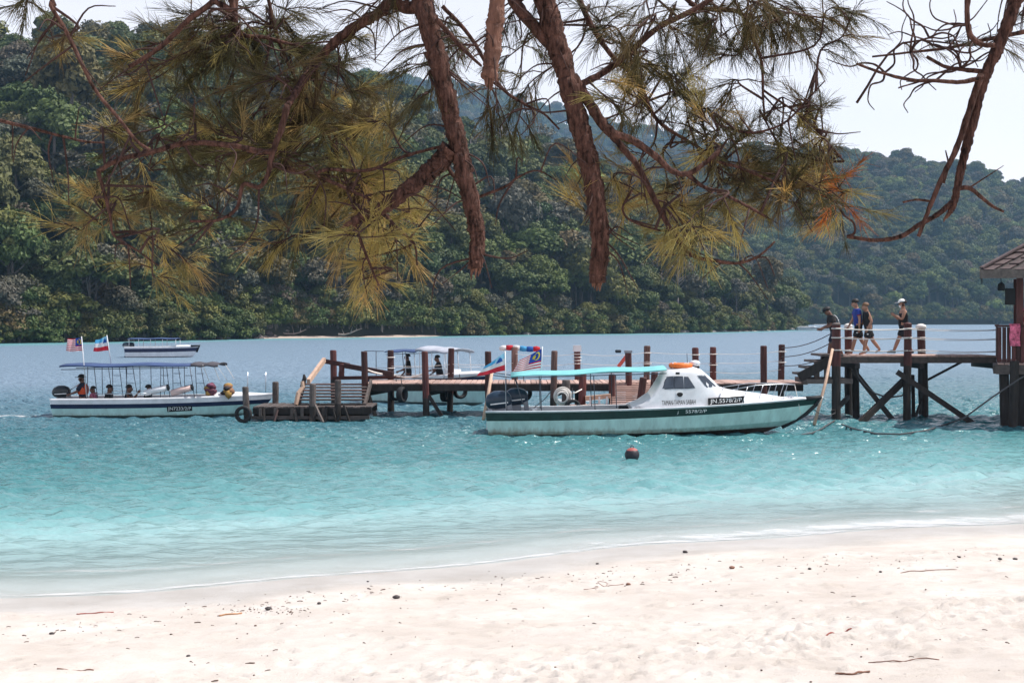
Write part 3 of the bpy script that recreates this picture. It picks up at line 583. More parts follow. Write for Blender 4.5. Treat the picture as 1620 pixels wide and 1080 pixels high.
for p in (913, 1024, 1128, 1237, 618, 1100):                       # turns of white rope round the posts
    yy, t = (JY1 + .1, dict(BACK).get(p)) if p in dict(BACK) else (JY0 - .16, dict(FRONT)[p])
    for k in range(4 if p == 913 else 2): MB().torus((X(p, yy), yy, Z(t + 10 + k * (5 if p == 913 else 17), yy)), .145, .016, 'Z', 14, 5).build('rope_turn', ROPE, jetty, True)

# ------------------------------------------------------------------ landing stage at the jetty's end, with steps
def stage(name, label, pa, pb, Y0, Y1, zd, mat=WOOD_GREY):
    o = empty(name, (0, 0, 0), label=label, cat='landing stage'); a, b_ = X(pa, Y0), X(pb, Y0); w = .19; x = a
    while x < b_ - .05: plank(o, (x + w / 2, (Y0 + Y1) / 2 + random.uniform(-.03, .03), zd - .025 + random.uniform(-.008, .008)), (w - .02, Y1 - Y0 + .08, .05), mat, random.uniform(-.01, .01)); x += w
    MB().box(((a + b_) / 2, Y0 + .02, zd - .15), (b_ - a, .12, .18)).build('edge_beam', WOOD_DARK, o); MB().box(((a + b_) / 2, Y1 - .05, zd - .15), (b_ - a, .12, .18)).build('edge_beam', WOOD_DARK, o)
    return o
L1 = stage('landing_stage', 'low dark landing stage with worn timbers and open steps at jetty end', 400, 588, 45.4, 47.3, .48, WOOD_GREY)
MB().box((X(490, 45.3), 45.36, .13), (X(588, 45.4) - X(400, 45.4), .12, .10)).build('lower_beam', WOOD_GREY, L1)
MB().box((X(490, 45.3), 45.6, .28), (X(588, 45.4) - X(405, 45.4), .06, .3)).build('fascia_board', WOOD_DARK, L1)
for p in (412, 436, 462, 478, 512, 530): MB().box((X(p, 45.3), 45.3, .3), (.07 + random.random() * .05, .05, .26)).build('fender_block', WOOD_GREY, L1)
for p, t, y in ((388, 613, 45.6), (436, 605, 47.2), (495, 608, 45.3), (535, 602, 45.35)): post(L1, p, t, y, r=.105, mat=WOOD_GREY, lean=(.12 if p == 388 else 0, 0), split=.45)
MB().beam(P(498, 640, 45.1), P(511, 668, 44.9), .07, .07).build('brace', WOOD_GREY, L1)
for i in range(6):                                                  # steps up to the deck, open between the treads
    t = i / 5; z = .66 + t * (DZ - .1 - .60); y = 46.0 + t * 1.5
    plank(L1, (X(528, 46.6), y, z), (2.1, .26, .05), WOOD_RED2 if i % 2 else WOOD_GREY, 0, 0, 'tread')
for p in (474, 579): MB().beam(P(p - 2, 642, 46.0), P(p + 8, 603, 47.5), .08, .18).build('stringer', WOOD_GREY, L1)
MB().tube([P(468, 640, 45.8), P(472, 622, 45.9), P(479, 612, 46), P(478, 603, 46)], [.07, .08, .07, .06], 7).build('ladder_side', WOOD_PALE, L1)
MB().tube([P(478, 612, 46.2), P(482, 598, 46.2), P(481, 592, 46.2)], [.08, .07, .03], 7).build('bollard', WOOD_DARK, L1)

for k in range(7): q = random.uniform(405, 580); MB().beam(P(q, 646 + random.uniform(-6, 2), 45.25), P(q + random.uniform(-14, 14), 667, 45.2), .06 + .04 * random.random(), .05).build('loose_timber', random.choice((WOOD_GREY, WOOD_DARK, WOOD_RED2)), L1)
# landing stage behind the moored boat, with a broad flight of slats up to the deck
L2 = stage('landing_stage', 'pinkish brown landing stage behind the moored boat with broad slatted steps', 886, 1046, 44.4, 46.4, .50, WOOD_DECK)
nst = 11
for i in range(nst):
    t = i / (nst - 1); plank(L2, (X(1006 + 9 * t, 46) + .02 * math.sin(i * 3), 45.4 + 2.3 * t, .56 + t * (DZ - .56)), (1.75, .19, .05), WOOD_DECK, random.uniform(-.008, .008), 0, 'tread')
for p in (966, 1043): MB().beam((X(p, 45.3), 45.3, .42), (X(p + 9, 47.5), 47.6, DZ - .12), .09, .2).build('stringer', WOOD_DARK, L2)
for p, t, y, r, mt, ln in ((896, 602, 44.6, .13, WOOD_GREY, 0), (922, 592, 46.2, .125, WOOD_RED, 0), (968, 593, 46.2, .11, WOOD_RED, 0), (1018, 598, 45.2, .12, WOOD_RED, -.25), (1036, 590, 46.2, .115, WOOD_RED, -.1)): post(L2, p, t, y, r=r, mat=mt, lean=(ln, 0), split=.4)
MB().beam(P(926, 630, 46.0), P(966, 626, 46.0), .25, .14).build('bench_beam', WOOD_PALE, L2)
for p in (934, 948, 960): MB().box((X(p, 45.9), 45.9, .62), (.06, .06, .3)).build('rail_stub', GEL_WHITE, L2)
# tyres hung as fenders
def tyre(px, py, Y, R=.27, axis='Y', label='', rz=0):
    o = empty('tyre', P(px, py, Y), rz, label, 'tyre', 'old tyres hung as fenders'); mb = MB(); prof = [(R, -.07), (R, .07), (R * .9, .1), (R * .62, .085), (R * .6, .03), (R * .6, -.03), (R * .62, -.085), (R * .9, -.1)]
    rings = []
    for i in range(25):
        a = 2 * math.pi * i / 24; rings.append([(math.cos(a) * q, h_, math.sin(a) * q) for q, h_ in prof])
    mb.loft(rings, closed=True); mb.build('tyre_body', RUBBER, o, True)
    MB().tube([(0, 0, R * .6), (.01, .02, R + .1), (0, .05, R + .35)], .016, 5).build('hanging_rope', ROPE_DARK, o); return o
tyre(385, 655, 45.1, .27, label='black tyre on the front corner of the low landing stage')
tyre(636, 624, 47.3, .26, rz=1.15, label='edge-on tyre hanging under jetty deck beside the white boat hull')
tyre(627, 622, 48.6, .26, rz=.4, label='tyre hanging behind a pile under the jetty deck')
tyre(704, 624, 50.3, .26, rz=1.2, label='tyre hanging on far side of jetty near the pale bow')
tyre(728, 619, 50.4, .26, rz=.5, label='tyre hanging below deck right of the pale bow')
tyre(829, 622, 48.4, .27, rz=.3, label='tyre hanging under deck above the outboard engines')
tyre(906, 644, 44.2, .25, rz=.2, label='tyre against landing stage under the white rope coil')
tyre(1034, 630, 45.9, .27, rz=.5, label='tyre leaning at the foot of the slatted steps')
# coil of white rope on a post
o = empty('rope_coil', P(890, 627, 44.35), 0, 'coil of thick white rope hung on a grey mooring post', 'rope')
for k in range(6): MB().torus((random.uniform(-.03, .03), -.03 * k, random.uniform(-.03, .03)), .27 - .022 * k, .022, 'Y', 22, 6).build('rope_loop', ROPE, o, True)
MB().tube([(.1, -.1, -.2), (.02, -.12, -.45), (-.06, -.1, -.62)], .02, 5).build('loose_end', ROPE, o, True); MB().tube([(.25, -.05, .1), (.4, 0, .12), (.62, .5, .2)], .022, 5).build('loose_end', ROPE, o, True)
# leaning poles
o = MB().tube([P(778, 590, 43.5), P(772, 625, 43.2), P(765, 664, 42.8)], [.05, .055, .06], 8).build('mooring_pole', [WOOD_PALE], None, True); tag(o, 'pale leaning pole standing in the water by outboard engines', 'pole')
o = MB().tube([P(1317, 552, 44.2), P(1306, 605, 43.6), P(1288, 672, 42.8)], [.045, .05, .055], 8).build('mooring_pole', [WOOD_PALE], None, True); tag(o, 'pale leaning pole between the bow and the walkway posts', 'pole')

# ------------------------------------------------------------------ raised walkway
WY0, WY1, WZd = 46.2, 48.1, Z(562, 46.2)
walk = empty('walkway', (0, 0, 0), label='raised timber walkway on tall piles with white rope rails', cat='walkway')
a, b_ = X(1318, WY0), X(1576, WY0); x = a; w = .19
while x < b_ - .05: plank(walk, (x + w / 2, (WY0 + WY1) / 2, WZd - .025 + random.uniform(-.006, .006)), (w - .018, WY1 - WY0 + .08, .05), WOOD_DECK, random.uniform(-.006, .006)); x += w
for yy in (WY0 + .05, WY1 - .05): MB().box(((a + b_) / 2, yy, WZd - .15), (b_ - a, .12, .2)).build('stringer_beam', WOOD_GREY, walk)
for p in (1345, 1445, 1560): MB().beam((X(p, 47), WY0 - .2, WZd - .34), (X(p, 47), WY1 + .2, WZd - .34), .16, .17).build('cross_beam', WOOD_DARK, walk)
WP = ((1323, 514, 46.05, .14), (1436, 513, 46.05, .125), (1342, 518, 48.25, .13), (1457, 518, 48.25, .135))
for p, t, y, r in WP: post(walk, p, t, y, r=r, split=WZd - .2)
for p, t, y, r in ((1353, 568, 47.2, .12), (1462, 570, 47.4, .12), (1444, 594, 46.6, .06)): post(walk, p, t, y, r=r, mat=WOOD_DARK)
MB().ball((X(1457, 48.25), 48.25, Z(517, 48.25)), (.19, .19, .11)).build('post_cap', ROPE, walk, True); MB().ball((X(1342, 48.25), 48.25, Z(516, 48.25)), (.15, .15, .1)).build('post_cap', ROPE, walk, True)
MB().ball((X(1436, 46.05), 46.05, Z(513, 46.05)), (.135, .135, .07)).build('post_cap', WOOD_RED, walk, True); MB().ball((X(1323, 46.05), 46.05, Z(513, 46.05)), (.15, .15, .06)).build('post_cap', WOOD_GREY, walk, True)
for pa, qa, ya, pb, qb, yb, t in ((1349, 584, 46.4, 1410, 661, 46.2, .13), (1434, 598, 46.3, 1364, 666, 45.6, .15), (1419, 588, 45.9, 1536, 667, 45.4, .14), (1526, 570, 46.9, 1465, 602, 47.6, .06), (1342, 628, 47.6, 1322, 648, 46.1, .11), (1467, 610, 47.8, 1448, 660, 46.8, .07)):
    q = P(pb, qb, yb); p0 = P(pa, qa, ya); MB().beam(p0, q + (q - p0).normalized() * .35, t, t * 1.25).build('brace', WOOD_DARK, walk)
for k, dq in enumerate((519.5, 534, 553.5)):
    chain = [P(1323, dq, 45.92), P(1436, dq + 1, 45.93)]; rope(sagline(*chain, .04), .018, ROPE, walk, 'rope_rail')
    rope(sagline(P(1342, dq, 48.1), P(1457, dq, 48.1), .04), .013, ROPE, walk, 'rope_rail'); rope(sagline(P(1457, dq, 48.1), P(1576, dq + 2, 47.6), .04), .011, ROPE, walk, 'rope_rail')
    rope(sagline(P(1436, dq + 1, 45.93), P(1576, dq + 3, 45.8), .05), .009, ROPE, walk, 'rope_rail')
    rope(sagline(P(1237, 550 + 14 * k, 50), P(1323, dq + 3, 46.1), .15), .016, ROPE_DARK, walk, 'rope_rail')
    for p, y, r in ((1323, 46.05, .15), (1342, 48.25, .14), (1457, 48.25, .145), (1436, 46.05, .135)): 
        if p != 1436 or k < 2: MB().torus((X(p, y), y, Z(dq, y)), r, .02, 'Z', 14, 5).build('rope_turn', ROPE, walk, True)
rope(sagline(P(1353, 582, 46.3), P(1443, 617, 46.3), .0)[:1] + [P(1358, 595, 46.3), P(1368, 609, 46.2), P(1384, 622, 46.2), P(1405, 629, 46.2), P(1425, 626, 46.3), P(1443, 617, 46.4)], .028, ROPE_DARK, walk, 'hanging_cable')
# steps down from the walkway to the jetty
for i, (pa, pb, q) in enumerate(((1292, 1326, 561), (1281, 1316, 571), (1272, 1300, 581), (1262, 1284, 591))):
    y = 46.9; plank(walk, ((X(pa, y) + X(pb, y)) / 2, y + .1, Z(q, y)), (X(pb, y) - X(pa, y), 1.7, .07), WOOD_GREY, 0, 0, 'tread')
MB().beam(P(1264, 597, 46.1), P(1322, 566, 46.1), .1, .3).build('stringer', WOOD_DARK, walk); MB().beam(P(1264, 597, 47.7), P(1322, 566, 47.7), .1, .3).build('stringer', WOOD_DARK, walk)
MB().box(((X(1266, 47) + X(1338, 47)) / 2, 46.95, Z(601, 47)), (X(1338, 47) - X(1266, 47), 1.9, .15)).build('landing_beam', WOOD_GREY, walk)
for p in (1292, 1308): MB().box((X(p, 46.2), 46.2, Z(585, 46.2)), (.16, .14, .55)).build('support_block', WOOD_GREY, walk)
# ropes trailing in the water
o = rope([P(1640, 588, 42.2), P(1616, 597, 42.3), P(1570, 628, 42.2), P(1525, 661, 42.0)] + [Vector((X(p, YW(q)), YW(q), .06)) for p, q in ((1500, 673), (1465, 684), (1425, 690), (1385, 689), (1350, 681), (1332, 674))], .026, ROPE_DARK); tag(o, 'long dark rope dipping from the hut into the water', 'rope')
o = rope([Vector((X(p, YW(q)), YW(q), .06)) for p, q in ((1268, 691), (1285, 688), (1300, 681), (1312, 673))] + [P(1322, 664, 45.7)], .024, ROPE_DARK); tag(o, 'dark rope floating beside the bow at the walkway post', 'rope')

# ------------------------------------------------------------------ hut on piles
hut = empty('hut', (0, 0, 0), label='open timber hut on piles with hipped shingle roof', cat='hut')
HX0, HX1, HY0, HY1 = X(1578, 43.4), X(1578, 43.4) + 5.2, 43.4, 48.2; HZf = Z(574, 43.4)
x = HX0; 
while x < HX1: plank(hut, (x + .1, (HY0 + HY1) / 2, HZf - .025), (.18, HY1 - HY0 + .1, .05), WOOD_DECK); x += .2
MB().box(((HX0 + HX1) / 2, HY0 - .02, HZf - .2), (HX1 - HX0 + .1, .16, .28)).build('floor_beam', WOOD_GREY, hut); MB().box((HX0 - .05, (HY0 + HY1) / 2, HZf - .2), (.14, HY1 - HY0, .26)).build('floor_beam', WOOD_GREY, hut)
for p, t, y, r in ((1577, 570, 46.0, .13), (1584, 576, 43.6, .15), (1607, 576, 43.7, .16), (1612, 572, 42.9, .14), (1638, 576, 43.6, .15), (1700, 576, 43.6, .15), (1600, 572, 47.8, .14)): post(hut, p, t, y, r=r, mat=WOOD_DARK, name='pile')
for xx, yy in ((X(1608, 43.6), 43.6), (HX1 - .3, 43.6), (X(1608, 43.6), 48), (HX1 - .3, 48)): MB().box((xx, yy, (HZf + 4.6) / 2), (.2, .2, 4.6 - HZf)).build('roof_post', WOOD_RED, hut)
x = HX0 + .06
while x < HX1: MB().box((x, HY0 + .02 + random.uniform(-.008, .008), HZf + .56), (.115, .03, 1.06)).build('railing_board', WOOD_RED, hut); x += .135
y = HY0 + .15
while y < HY1: MB().box((HX0, y, HZf + .56), (.03, .115, 1.06)).build('railing_board', WOOD_RED, hut); y += .135
MB().box(((HX0 + HX1) / 2, HY0 + .03, HZf + 1.13), (HX1 - HX0 + .1, .1, .07)).build('railing_cap', WOOD_RED, hut); MB().box((HX0, (HY0 + HY1) / 2, HZf + 1.135), (.1, HY1 - HY0, .06)).build('railing_cap', WOOD_RED, hut)
# hipped roof in courses of boards
ez = Z(428, 42.6); ex0 = X(1568, 42.6); ey0, ey1 = 42.5, 49.1; ex1 = ex0 + 6.6; apx, apy, apz = (ex0 + ex1) / 2, (ey0 + ey1) / 2, ez + 1.95
roof = MB().add([(ex0, ey0, ez), (ex1, ey0, ez), (ex1, ey1, ez), (ex0, ey1, ez), (apx, apy, apz)], [(0, 1, 4), (1, 2, 4), (2, 3, 4), (3, 0, 4), (3, 2, 1, 0)]).build('roof', WOOD_DARK, hut)
SHG = pm('faded brown shingle', (.075, .052, .052), .8, .4, 4, .3, 20, objvar=.2)
cor = [Vector((ex0, ey0, ez)), Vector((ex1, ey0, ez)), Vector((ex1, ey1, ez)), Vector((ex0, ey1, ez))]; ap = Vector((apx, apy, apz))
for sd in (0, 3, 1):
    A, B2 = cor[sd], cor[(sd + 1) % 4]; nrm = (B2 - A).cross(ap - A).normalized(); nr = 11
    for i in range(nr):
        t0, t1 = i / nr, min((i + 1.25) / nr, 1); p0, p1, p2, p3 = A.lerp(ap, t0), B2.lerp(ap, t0), B2.lerp(ap, t1), A.lerp(ap, t1)
        if sd == 1: continue
        nc = max(1, int((p1 - p0).length / .42)); sl_ = (p3 - p0).normalized()
        for c in range(nc):                               # single shingles, laid unevenly
            u0, u1 = c / nc + .012, (c + 1) / nc - .012; lo = sl_ * random.uniform(-.05, .03); lift = nrm * random.uniform(.0, .02); o1, o2 = nrm * .055 + lift, nrm * .015
            q0, q1, q2, q3 = p0.lerp(p1, u0) + lo, p0.lerp(p1, u1) + lo, p3.lerp(p2, u1), p3.lerp(p2, u0)
            MB().add([q0 + o1, q1 + o1, q2 + o2, q3 + o2, q0 + nrm * .02, q1 + nrm * .02, q2, q3], [(0, 1, 2, 3), (7, 6, 5, 4), (0, 4, 5, 1), (1, 5, 6, 2), (2, 6, 7, 3), (3, 7, 4, 0)]).build('shingle', SHG, roof)
for A, B2 in ((cor[0], cor[1]), (cor[3], cor[0])): MB().beam(A + Vector((0, 0, -.1)) - (B2 - A).normalized() * .05, B2 + Vector((0, 0, -.1)), .05, .26).build('eave_board', WOOD_GREY, hut)
for i, A in enumerate((cor[0], cor[3])): MB().beam(A + Vector((0, 0, .09)), ap + Vector((0, 0, .09)), .16, .05).build('hip_cap', SHG, roof)
tag(MB().box(P(1598, 469, 43.2), (.31, .05, .5)).build('sign_board', BLACKP, None, bevel=.01), 'blank black board fixed to the hut post', 'board')
o = empty('hanging_lamp', P(1583, 437, 43.2), 0, 'small dark lamp hanging from the hut eave', 'lamp'); MB().tube([(0, 0, 0), (.02, 0, -.2)], .012, 5).build('cord', BLACKP, o); MB().loft([[(.02 + r_ * math.cos(a_), r_ * math.sin(a_), zz) for a_ in [k * .785 for k in range(8)]] for r_, zz in ((.03, -.18), (.1, -.24), (.12, -.4), (.09, -.44))], closed=True, caps=True).build('lamp_shade', BLACKP, o)
hut.rotation_euler = (0, 0, -.32); _pv = Vector((HX0, HY0, 0)); hut.location = _pv - Matrix.Rotation(-.32, 3, 'Z') @ _pv
# a towel over the rail
mb = MB(); rows = []
for i in range(9):
    z = HZf + 1.2 - i * .085; rows.append([(X(1593, 43.3) + j * .045 + .01 * math.sin(i), 43.08 - .02 - .015 * math.sin(j * 1.9 + i * .3) - (0 if i else -.04), z) for j in range(8)])
mb.loft(rows); o = mb.build('towel', pm('pink patterned towel', (.62, .12, .2), .9, .8, 9), None, True); sd_ = o.modifiers.new('thick', 'SOLIDIFY'); sd_.thickness = .012; tag(o, 'pink patterned towel hanging over the hut railing', 'towel')
# ------------------------------------------------------------------ boats
def breadth(t, full=.42, p=2.3, stern=.92): 
    if t < full: return stern + (1 - stern) * math.sin(t / full * math.pi / 2)
    return max(0.0, 1 - ((t - full) / (1 - full)) ** p)
def make_hull(root, L, B, rows, mats, floor=.16, topen=.62, deckmat=None, st=30, bow_r=.0):
    """rows: (length share, z at stern, z at bow, breadth factor at stern) from the gunwale down to the keel; mats: one (name, material) per strip"""
    deckmat = deckmat or GEL_WHITE
    def pt(k, t, s):
        lf, z0, z1, bf = rows[k]; z = z0 + (z1 - z0) * t ** 2.0; rake = .03 * (1 - t) * (rows[0][1] - z0)
        return (t * L * lf + rake * 4, s * B * bf * breadth(t), z)
    allm = MB()
    for k, (nm, mt) in enumerate(mats):
        mb = MB()
        for s in (-1, 1):
            r = [[pt(k, i / st, s) for i in range(st + 1)], [pt(k + 1, i / st, s) for i in range(st + 1)]]
            mb.loft(r if s < 0 else r[::-1])
        mb.add([pt(k, 0, -1), pt(k + 1, 0, -1), pt(k + 1, 0, 1), pt(k, 0, 1)], [(3, 2, 1, 0)])
        allm.add(mb.v, mb.f); mb.build(nm, mt, root, True)
    # gunwale cap, liner, floor, foredeck
    cap = MB(); inn = .15
    for s in (-1, 1):
        o0, o1, o2 = [], [], []
        for i in range(st + 1):
            t = i / st; x, y, z = pt(0, t, s); yi = s * max(0, abs(y) - inn); o0.append((x, y * 1.012, z - .015)); o1.append((x, y * 1.0, z + .035)); o2.append((x - (.08 if t == 1 else 0), yi, z + .03))
        cap.loft([o0, o1, o2] if s < 0 else [o2, o1, o0])
    cap.build('gunwale', GEL_WHITE, root, True)
    ln = MB(); rows_l = {-1: [], 1: []}
    n_ = int(st * topen)
    for s in (-1, 1):
        a, c = [], []
        for i in range(n_ + 1):
            x, y, z = pt(0, i / st, s); yi = s * max(0.05, abs(y) - inn); a.append((x + .02, yi, z + .03)); c.append((x + .02, yi * .97, floor))
        ln.loft([a, c] if s > 0 else [c, a]); rows_l[s] = c
    ln.loft([rows_l[-1], rows_l[1]])
    x, y, z = pt(0, topen, 1); xe = rows_l[1][-1]
    ln.add([(xe[0], -abs(y) + .1, floor), (xe[0], abs(y) - .1, floor), (xe[0], abs(y) - .1, z + .02), (xe[0], -abs(y) + .1, z + .02)], [(0, 1, 2, 3)])
    ln.add([(.05, -B * .78, floor), (.05, B * .78, floor), (.05, B * .78, rows[0][1] - .12), (.05, -B * .78, rows[0][1] - .12)], [(0, 1, 2, 3)])
    ln.build('cockpit_liner', deckmat, root)
    fd = MB(); rs = []
    for i in range(n_, st + 1):
        x, y, z = pt(0, i / st, 1); yi = max(0, abs(y) - inn * .9); rs.append([(x - (.06 if i == st else 0), yi * q, z + .03 + .09 * (1 - q * q) * min(1, yi / .4)) for q in (-1, -.6, -.2, .2, .6, 1)])
    fd.loft(rs); fd.build('foredeck', deckmat, root, True)
    bv = BVHTree.FromPolygons([Vector(v) for v in allm.v], allm.f)
    return pt, bv
def outboard(root, x, y, z, s=1.0, tilt=0.0, cm=COWL):
    o = empty('outboard_motor', (x, y, z)); o.parent = root; o.rotation_euler = (0, tilt, 0); o.scale = (s, s, s)
    mb = MB(); rs = []
    for xx, hw, zb, zt in ((-.42, .10, .1, .27), (-.36, .155, .03, .36), (-.2, .17, -.02, .43), (.0, .16, -.02, .42), (.14, .14, .02, .36), (.2, .09, .08, .27)):
        rs.append([(xx, hw * math.cos(a) * (1 if abs(math.cos(a)) < .99 else 1), (zb + zt) / 2 + (zt - zb) / 2 * math.copysign(abs(math.sin(a)) ** .7, math.sin(a))) for a in [2 * math.pi * k / 12 for k in range(12)]])
    mb.loft(rs, closed=True, caps=True); mb.build('cowling', cm, o, True)
    MB().box((-.1, -.168, .13), (.42, .01, .028)).build('trim_band', WHITEP, o)
    MB().box((-.14, 0, -.22), (.24, .13, .5), taper=1.2).build('midsection', GREYP, o, bevel=.02); MB().box((-.12, 0, -.6), (.16, .05, .4)).build('lower_leg', cm, o, bevel=.01); MB().ball((-.12, 0, -.78), (.2, .05, .05)).build('gearcase', cm, o, True)
    MB().box((.13, 0, -.06), (.12, .2, .26)).build('clamp_bracket', GREYP, o, bevel=.01); return o
def text_mesh(s, size=1.0):
    cu = bpy.data.curves.new('lettering', 'FONT'); cu.body = s; cu.size = size; cu.align_x = 'LEFT'; to = bpy.data.objects.new('lettering', cu); C.objects.link(to)
    dg = bpy.context.evaluated_depsgraph_get(); me = bpy.data.meshes.new_from_object(to.evaluated_get(dg)); bpy.data.objects.remove(to)
    V_ = [Vector(v.co) for v in me.vertices]; F_ = [tuple(p.vertices) for p in me.polygons]; bpy.data.meshes.remove(me); return V_, F_
def decal(root, name, pts, faces, bv, mat, side=-1, off=.006, label=None, thick=0):
    """lay flat shapes given in the boat's (x, z) plane onto the curved side"""
    vs = []; 
    for x, z in pts:
        hit = bv.ray_cast(Vector((x, side * 5, z)), Vector((0, -side, 0)))
        y = hit[0].y if hit[0] is not None else side * 1.0
        vs.append((x, y + side * off, z))
    mb = MB().add(vs, faces); o = mb.build(name, mat, root)
    if thick: q = o.modifiers.new('thick', 'SOLIDIFY'); q.thickness = thick; q.offset = 0
    if label: o['label'] = label
    return o
def lettering(root, s, x0, x1, z0, z1, slope, bv, mat, name='lettering', drop=None):
    V_, F_ = text_mesh(s); a = min(v.x for v in V_); b_ = max(v.x for v in V_); c = min(v.y for v in V_); d = max(v.y for v in V_)
    pts = [(x0 + (v.x - a) / (b_ - a) * (x1 - x0), z0 + (v.y - c) / (d - c) * (z1 - z0) + slope * (v.x - a) / (b_ - a) * (x1 - x0)) for v in V_]
    if drop: F_ = [f for f in F_ if sum(pts[i][0] for i in f) / len(f) > drop or random.random() < .35]
    return decal(root, name, pts, F_, bv, mat, off=.012)
def gridpoly(q, n=6, m=4):
    """corners (tl, tr, br, bl) -> subdivided quad"""
    pts = []; fs = []
    for j in range(m + 1):
        for i in range(n + 1):
            u, v = i / n, j / m; top = (q[0][0] + (q[1][0] - q[0][0]) * u, q[0][1] + (q[1][1] - q[0][1]) * u); bot = (q[3][0] + (q[2][0] - q[3][0]) * u, q[3][1] + (q[2][1] - q[3][1]) * u)
            pts.append((top[0] + (bot[0] - top[0]) * v, top[1] + (bot[1] - top[1]) * v))
    for j in range(m):
        for i in range(n): a = j * (n + 1) + i; fs.append((a, a + 1, a + n + 2, a + n + 1))
    return pts, fs
def canopy(root, x0, x1, w, z0, z1, mat, crown=.12, n=14, droop=.06, name='canopy'):
    mb = MB(); rs = []
    for i in range(n + 1):
        t = i / n; x = x0 + (x1 - x0) * t; zz = z0 + (z1 - z0) * t + .02 * math.sin(t * math.pi * 4)
        rs.append([(x, w * q, zz + crown * (1 - q * q) - (droop if abs(q) == 1 else 0)) for q in (-1, -.97, -.6, -.2, .2, .6, .97, 1)])
    mb.loft(rs); o = mb.build(name, mat, root, True); s_ = o.modifiers.new('thick', 'SOLIDIFY'); s_.thickness = .02; return o
def pipe(root, pts, r=.014, mat=None, name='canopy_pole'): return MB().tube(pts, r, 6).build(name, mat or STEEL, root, True)

# the big moored boat
BY = 40.9; BN = 39.8; sx0 = X(768, BN)
boat = empty('moored_boat', (sx0, BY, 0), 0, 'moored sea green cabin boat with teal canopy and dark green stripe', 'boat')
bx_ = lambda p: X(p, BN) - sx0
bz_ = lambda q, y=BN: Z(q, y)
L = X(1297, BY) - sx0
pt, bv = make_hull(boat, L, 1.12, [(1.0, .66, 1.02, 1.0), (.985, .415, .825, .985), (.94, .10, .40, .93), (.885, .015, .20, .88), (.80, -.28, -.10, .05)], [('hull_stripe', GREEN_STRIPE), ('hull', GEL_AQUA), ('lower_hull', GEL_AQUA), ('bottom', ANTIFOUL)], topen=.52)
# rubber fender round the stem
stem = [pt(0, .955, -1), pt(0, .985, -1), (L + .03, 0, 1.03), (L * .985 + .03, 0, .82), (L * .955 + .02, 0, .55), (L * .915 + .02, 0, .32), (L * .885, 0, .17)]
pipe(boat, [Vector(q) + Vector((.01, 0, .0)) for q in stem], .06, RUBBER, 'bow_fender'); pipe(boat, [(q[0], -q[1], q[2]) for q in stem[:3]], .06, RUBBER, 'bow_fender')
pipe(boat, [Vector(q) + Vector((.055, -.035, .02)) for q in stem[2:]], .016, ROPE, 'bow_rope')
pipe(boat, [pt(0, i / 20, -1.02)[:2] + (pt(0, i / 20, -1)[2] + .02,) for i in range(20)], .022, GEL_WHITE, 'rub_rail')
# cabin, lofted along the boat
CX = [(bx_(1000), .02, 0.985), (bx_(1018), .14, .96), (bx_(1035), .36, .93), (bx_(1046), .66, .86), (bx_(1054), .90, .78), (bx_(1060), .99, .74), (bx_(1083), 1.03, .73), (bx_(1105), 1.01, .70), (bx_(1116), .93, .66), (bx_(1128), .74, .60), (bx_(1138), .56, .54), (bx_(1148), .40, .48), (bx_(1160), .32, .44), (bx_(1190), .22, .38), (bx_(1225), .10, .26), (bx_(1248), .0, .12)]
cab = MB(); rings = []
for i, (x, h, hwt) in enumerate(CX):
    t = x / L; zb = .66 + .36 * t * t + .0; hb = max(.10, 1.12 * breadth(t) - .13); wt = min(hwt, hb) ; zt = zb + h + .05
    if x > bx_(1150): wt = min(wt, hb * .8)
    prof = [(hb, zb - .02), (hb * .995, zb + .08 * min(1, h)), (hb * .6 + wt * .4, zb + .5 * h), (wt * 1.02, zt - .12 * min(1, h)), (wt * .9, zt - .02), (wt * .5, zt + .03), (0, zt + .045)]
    rings.append([(x, -y, z) for y, z in prof] + [(x, y, z) for y, z in prof[-2::-1]])
cab.loft(rings[::-1], caps=False); cab.add(rings[0], [tuple(range(len(rings[0])))]); cabin = cab.build('cabin', GEL_WHITE, boat, True)
cbv = BVHTree.FromPolygons([Vector(v) for v in cab.v], cab.f)
for sd in (-1, 1):
    wins = [[(1056, 598), (1067, 597), (1067, 614), (1049, 615)], [(1069, 597), (1082, 597), (1083, 614), (1069, 614)], [(1085, 597.5), (1091, 598), (1101, 613), (1085, 614)], [(1107, 596), (1119, 595), (1137, 612), (1121, 614)]]
    for k, wq in enumerate(wins):
        q4 = [(bx_(p), bz_(q)) for p, q in wq]; ps, fs = gridpoly(q4); cx_, cz_ = sum(p[0] for p in q4) / 4, sum(p[1] for p in q4) / 4
        ps2, fs2 = gridpoly([(cx_ + (p[0] - cx_) * 1.12, cz_ + (p[1] - cz_) * 1.18) for p in q4])
        fr = decal(cabin, 'window_frame', ps2, fs2, cbv, DARKSTEEL if k < 3 else GREYP, sd, .005); decal(cabin, 'window', ps, fs, cbv, GLASS, sd, .014)
